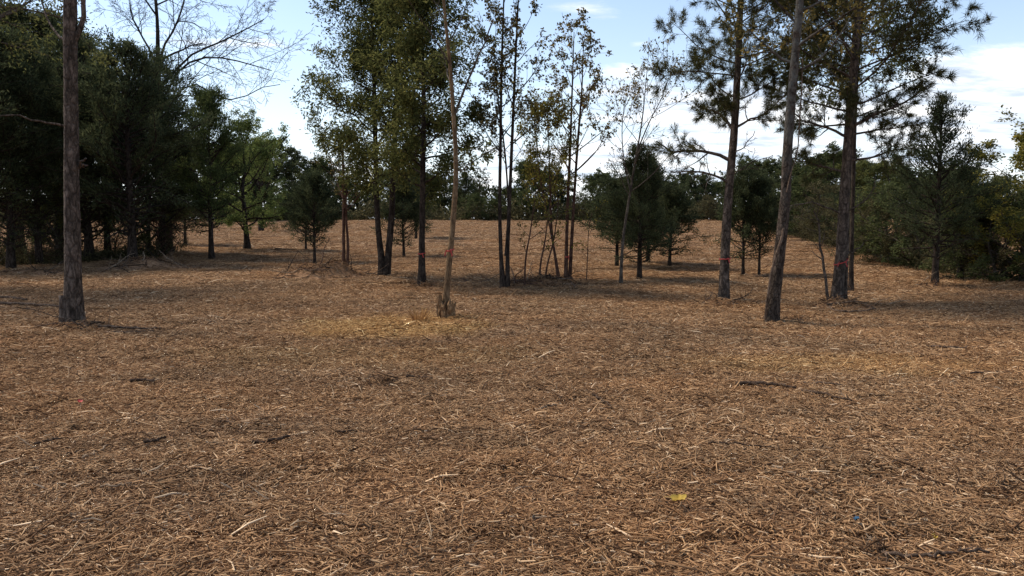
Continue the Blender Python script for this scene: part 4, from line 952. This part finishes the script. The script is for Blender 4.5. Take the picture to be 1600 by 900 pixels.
brush_pile(225, 420, 1.6, .8, .34, 2400, 34, 'brush heap at the right corner of the left thicket', 63, dark=.18)
brush_pile(60, 428, 2.2, .6, .12, 2000, 12, 'scattered dark brush along the edge of the left thicket', 64, dark=.2)
brush_pile(1128, 476, .60, .42, .10, 900, 8, 'litter mound round the foot of the pine with bare limbs', 65, 'litter_mound', 'mound', .06)
brush_pile(1318, 481, .85, .45, .13, 1200, 10, 'litter mound round the foot of the broad spreading pine', 66, 'litter_mound', 'mound', .04)
brush_pile(1462, 450, .95, .35, .10, 900, 8, 'litter mound round the foot of the open-topped cedar', 67, 'litter_mound', 'mound', .06)
brush_pile(662, 451, .55, .30, .08, 600, 6, 'litter round the foot of the straight ribboned tree', 68, 'litter_mound', 'mound', .12)
brush_pile(118, 513, .75, .40, .06, 900, 9, 'litter and twigs round the thick foreground trunk', 69, 'litter_mound', 'mound', .05, 1.2)
brush_pile(600, 602, .20, .13, .05, 260, 3, 'small dark debris clump in the middle of the clearing', 70, 'debris_clump', 'debris', .3, 1.0)
brush_pile(1376, 873, .10, .07, .05, 160, 4, 'root-like clump at the end of the near right branch', 71, 'debris_clump', 'debris', .3, .8)
brush_pile(1565, 778, .24, .12, .035, 260, 2, 'dark debris clump near the right picture edge', 72, 'debris_clump', 'debris', .32, 1.0)
brush_pile(1240, 503, .55, .32, .05, 420, 4, 'thin litter patch right of the lichen-grey trunk', 73, 'litter_mound', 'mound', .05)

def stick(px, r, mat, label, seed, name='stick', cat='stick', twigs=1, lift=.038, kink=.010):
    rng = np.random.default_rng(seed); P = np.array([ground_at(u, v) for u, v in px]); P[:, 2] += r * .6 + lift
    n = max(9, 4 * len(P)); Q, R = resample(P, np.linspace(r, r * .55, len(P)), n); Q += rng.normal(0, kink, Q.shape) * [1, 1, .5]
    Q = np.concatenate([Q[:1], Q, Q[-1:]]); R = np.concatenate([[r * .15], R, [r * .1]]); Q[0] -= (Q[2] - Q[1]) * .02; Q[-1] += (Q[-2] - Q[-3]) * .02
    c = P[len(P) // 2].copy(); V, F = tubes(Q[None], R[None], 7, .10, rng)
    root = thing(name, label, cat, c)
    link('stem', mesh_from('stem', V - c, F, MAT[mat], smooth=True), root)
    for k in range(twigs):
        i = int(rng.integers(2, n - 2)); d = norm(Q[i + 1] - Q[i]); d = rodrigues_off(d, RAD(rng.uniform(25, 50)), rng.uniform(0, 6.28)); d[2] = abs(d[2]) * .4
        L = rng.uniform(.12, .3) * np.linalg.norm(Q[-1] - Q[0]); B, Rb = limb(Q[i], d, L, r * .5, 6, rng, .12, -.06, .3)
        B[:, 2] = np.maximum(B[:, 2], gz(B[:, 0], B[:, 1]) + .02)
        V, F = tubes(B[None], Rb[None], 5); link('twig', mesh_from('twig', V - c, F, MAT[mat], smooth=True), root)
    return root
for i, (px, r, mat, lab, tw) in enumerate([
    ([(-20, 477), (40, 479), (97, 483)], .030, 'dead_wood', 'long grey pole lying left against the thick foreground trunk', 0),
    ([(-20, 469), (15, 470), (42, 473)], .045, 'bark_dark', 'short dark log above the grey pole at the left edge', 0),
    ([(-15, 485), (30, 486), (72, 487)], .016, 'dead_wood', 'thin stick lying in front of the grey pole', 1),
    ([(148, 514), (185, 516), (222, 518), (252, 517)], .020, 'dead_wood', 'crooked stick just right of the thick foreground trunk', 2),
    ([(165, 524), (205, 523), (245, 521)], .014, 'dead_wood', 'thin stick in front of the crooked one by the foreground trunk', 1),
    ([(1148, 607), (1180, 606), (1212, 608), (1242, 613)], .021, 'bark_dark', 'dark knobbly branch lying right of centre', 2),
    ([(1252, 617), (1290, 624), (1332, 635)], .016, 'bark_dark', 'dark broken branch end pointing right below the painted sun patch', 1),
    ([(1255, 604), (1285, 605), (1315, 608)], .010, 'dead_wood', 'thin stick above the two dark branches', 0),
    ([(1104, 700), (1150, 702), (1203, 706)], .008, 'bark_dark', 'thin dark stick lying level right of centre foreground', 0),
    ([(1378, 874), (1410, 881), (1445, 884), (1480, 879), (1535, 872)], .011, 'dead_wood', 'curved branch at the bottom right with a root clump', 2),
    ([(634, 595), (655, 595), (676, 598)], .014, 'bark_dark', 'short dark stick right of the small debris clump', 0),
    ([(526, 682), (568, 681), (612, 680)], .008, 'bark_dark', 'thin dark stick left of centre foreground', 0),
    ([(826, 823), (850, 820), (876, 816)], .008, 'pale_wood', 'thick pale splinter lying low in the centre foreground', 0),
    ([(837, 647), (853, 643), (869, 639)], .011, 'pale_wood', 'pale stick slanting up just right of the picture centre', 0),
    ([(927, 624), (940, 632), (954, 642)], .012, 'bark_dark', 'dark stick slanting down right of the picture centre', 0),
    ([(128, 724), (150, 714), (172, 704)], .009, 'pale_wood', 'pale stick slanting up at the left of the foreground', 0),
    ([(163, 769), (190, 767), (215, 762)], .007, 'pale_wood', 'pale straight stick low in the left foreground', 0),
    ([(55, 704), (75, 697), (97, 692)], .010, 'bark_dark', 'dark bent stick near the left edge of the foreground', 1),
    ([(224, 700), (240, 698), (256, 694)], .016, 'bark_dark', 'stubby dark bark piece in the left foreground', 0),
    ([(312, 664), (340, 667), (372, 668)], .009, 'dead_wood', 'brown straight stick left of centre, by the debris clump', 0),
    ([(319, 700), (340, 701), (366, 703)], .008, 'pale_wood', 'pale level stick left of the two dark chunks', 0),
    ([(205, 602), (222, 601), (242, 602)], .020, 'bark_dark', 'dark flat stick in the left middle ground', 0),
    ([(414, 700), (432, 697), (449, 692)], .017, 'bark_dark', 'dark chunk of bark in the left centre foreground', 0),
    ([(392, 702), (402, 700), (412, 701)], .014, 'bark_dark', 'smaller dark chunk left of the dark bark chunk', 0),
    ([(1212, 740), (1240, 752), (1270, 761)], .007, 'pale_wood', 'pale curved stalk right of centre foreground', 0),
    ([(1363, 731), (1390, 730), (1415, 728)], .008, 'dead_wood', 'level brown stick in the right foreground', 0),
    ([(1290, 483), (1315, 490), (1345, 490), (1368, 486)], .020, 'dead_wood', 'curved branch lying before the broad spreading pine', 1),
    ([(1383, 806), (1388, 818), (1394, 832)], .007, 'pale_wood', 'pale splinter pointing at the viewer in the right foreground', 0),
    ([(620, 465), (640, 466), (650, 466)], .020, 'bark_dark', 'dark stick lying in front of the straight ribboned tree', 0),
    ([(1440, 545), (1500, 548), (1545, 547)], .014, 'dead_wood', 'long thin stick in the right middle ground', 1),
    ([(1515, 590), (1550, 588), (1598, 589)], .013, 'bark_dark', 'dark stick at the right edge of the middle ground', 0),
    ([(130, 712), (110, 716), (95, 720)], .006, 'dead_wood', 'short brown twig under the dark bent stick', 0),
    ([(1180, 434), (1215, 435), (1265, 438)], .035, 'dead_wood', 'long pole lying before the two small cedars between the pines', 1),
    ([(430, 391), (460, 392), (500, 393)], .045, 'dead_wood', 'log lying in the shade of the round little cedar', 0)]):
    stick(px, r, 'stick_dark' if mat == 'bark_dark' else mat, lab, 300 + i, twigs=tw)

def stubble(u, v, n, hgt, rad, label, seed):
    rng = np.random.default_rng(seed); c = ground_at(u, v); a = rng.uniform(0, 6.28, n); r = rad * np.sqrt(rng.random(n))
    P0 = np.stack([r * np.cos(a), r * np.sin(a), np.zeros(n)], -1); D = np.stack([np.cos(a) * .35, np.sin(a) * .35, np.ones(n)], -1) + rng.normal(0, .25, (n, 3)); D = norm(D) * (hgt * rng.uniform(.4, 1.1, n))[:, None]
    P = np.stack([P0 + D * q + np.stack([D[:, 0], D[:, 1], 0 * a], -1) * q * q * .5 for q in (0, .5, 1)], 1)
    V, F = tubes(P, np.array([.005, .004, .0015])[None] * np.ones((n, 1)), 3)
    T = np.repeat(np.clip(rng.beta(2, 3, n), 0, 1), 6)
    o = link('stubble_tuft', mesh_from('stubble_tuft', V, F, MAT['chips'], T), None, c); tag(o, label, 'grass tuft')
stubble(657, 505, 170, .26, .12, 'short stubble tuft left of the torn sapling foot', 1)
stubble(606, 494, 50, .13, .08, 'small stubble tuft at the back of the painted sun patch', 2)
stubble(545, 493, 40, .10, .07, 'low stubble tuft on the left side of the painted sun patch', 3)
stubble(473, 493, 60, .09, .11, 'flat stubble tuft far left of the painted sun patch', 4)
stubble(982, 458, 40, .16, .08, 'dark stubble tuft in front of the cedar cluster', 5)
stubble(1235, 498, 90, .10, .22, 'thin grass tuft beside the lichen-grey trunk', 6)
stubble(1163, 466, 50, .22, .12, 'upright stubble right of the pine with bare limbs', 7)

def curled_leaf(u, v, size, mat, label, name, cat, seed, lobes=True):
    """broad leaf with lobes and a curl, lying on the mulch"""
    rng = np.random.default_rng(seed); c = ground_at(u, v) + np.array([0, 0, .058]); k = 20; a = np.arange(k) * 2 * PI / k
    rad = size * (1 + (.13 * np.sin(3 * a + .5) + .07 * np.sin(7 * a) if lobes else 0) + rng.normal(0, .05, k)); bm_v = [(0, 0, .01)]
    for q in (.5, 1.0):
        x, y = rad * q * np.cos(a), rad * q * np.sin(a) * .75
        bm_v += [(float(X), float(Yy), float(.35 * X * X / size + .9 * Yy * Yy / size + rng.normal(0, .004))) for X, Yy in zip(x, y)]
    f = [(0, 1 + i, 1 + (i + 1) % k) for i in range(k)] + [(1 + i, 1 + k + i, 1 + k + (i + 1) % k, 1 + (i + 1) % k) for i in range(k)]
    me = bpy.data.meshes.new(name); me.from_pydata(bm_v, [], f); me.materials.append(MAT[mat])
    for p in me.polygons: p.use_smooth = True
    root = thing(name, label, cat, c); root.rotation_euler = (.25, -.15, rng.uniform(0, 6.28)); link('blade', me, root)
    P = np.array([[0, 0, .008], [-size * .7, 0, .01], [-size * 1.3, .01, .03], [-size * 1.8, .02, .02]]); V, F = tubes(P[None], np.full((1, 4), .0016), 4)
    if lobes: link('stalk', mesh_from('stalk', V, F, MAT[mat]), root)
curled_leaf(1060, 797, .043, 'yellow_leaf', 'yellow curled leaf lying in the right centre foreground', 'fallen_leaf', 'leaf', 1)
curled_leaf(1460, 858, .012, 'yellow_leaf', 'tiny yellow leaf near the bottom right branch', 'fallen_leaf', 'leaf', 2)
curled_leaf(1338, 828, .020, 'blue_scrap', 'small crumpled blue scrap in the right foreground', 'blue_scrap', 'scrap', 3, False)
curled_leaf(125, 638, .030, 'ribbon', 'small red scrap of ribbon in the left foreground', 'ribbon_scrap', 'scrap', 4, False)

def matted_litter():
    """dark matted scraps that break up the carpet, too many and too small to count"""
    rng = np.random.default_rng(77); bf = Buf()
    for k in range(110):
        y = 5 + 62 * rng.random() ** 1.6; x = rng.uniform(-1, 1) * (y * .62 + .5); n = 22
        sc = np.interp(y, [5, 15, 60], [.8, 1.3, 3.0])
        V, F, T = chip_set(n, .30 * sc, rng, 1.5, None, sc); V[:, 1] *= .7
        V[:, 0] += x; V[:, 1] += y; V[:, 2] += gz(x, y) + .028
        bf.add(V, F, np.clip(T * .45 - .05, 0, 1))
    tag(link('matted_litter', bf.mesh('matted_litter', MAT['chips'])), 'dark matted scraps scattered over the straw of the clearing', 'litter', kind='stuff')
matted_litter()
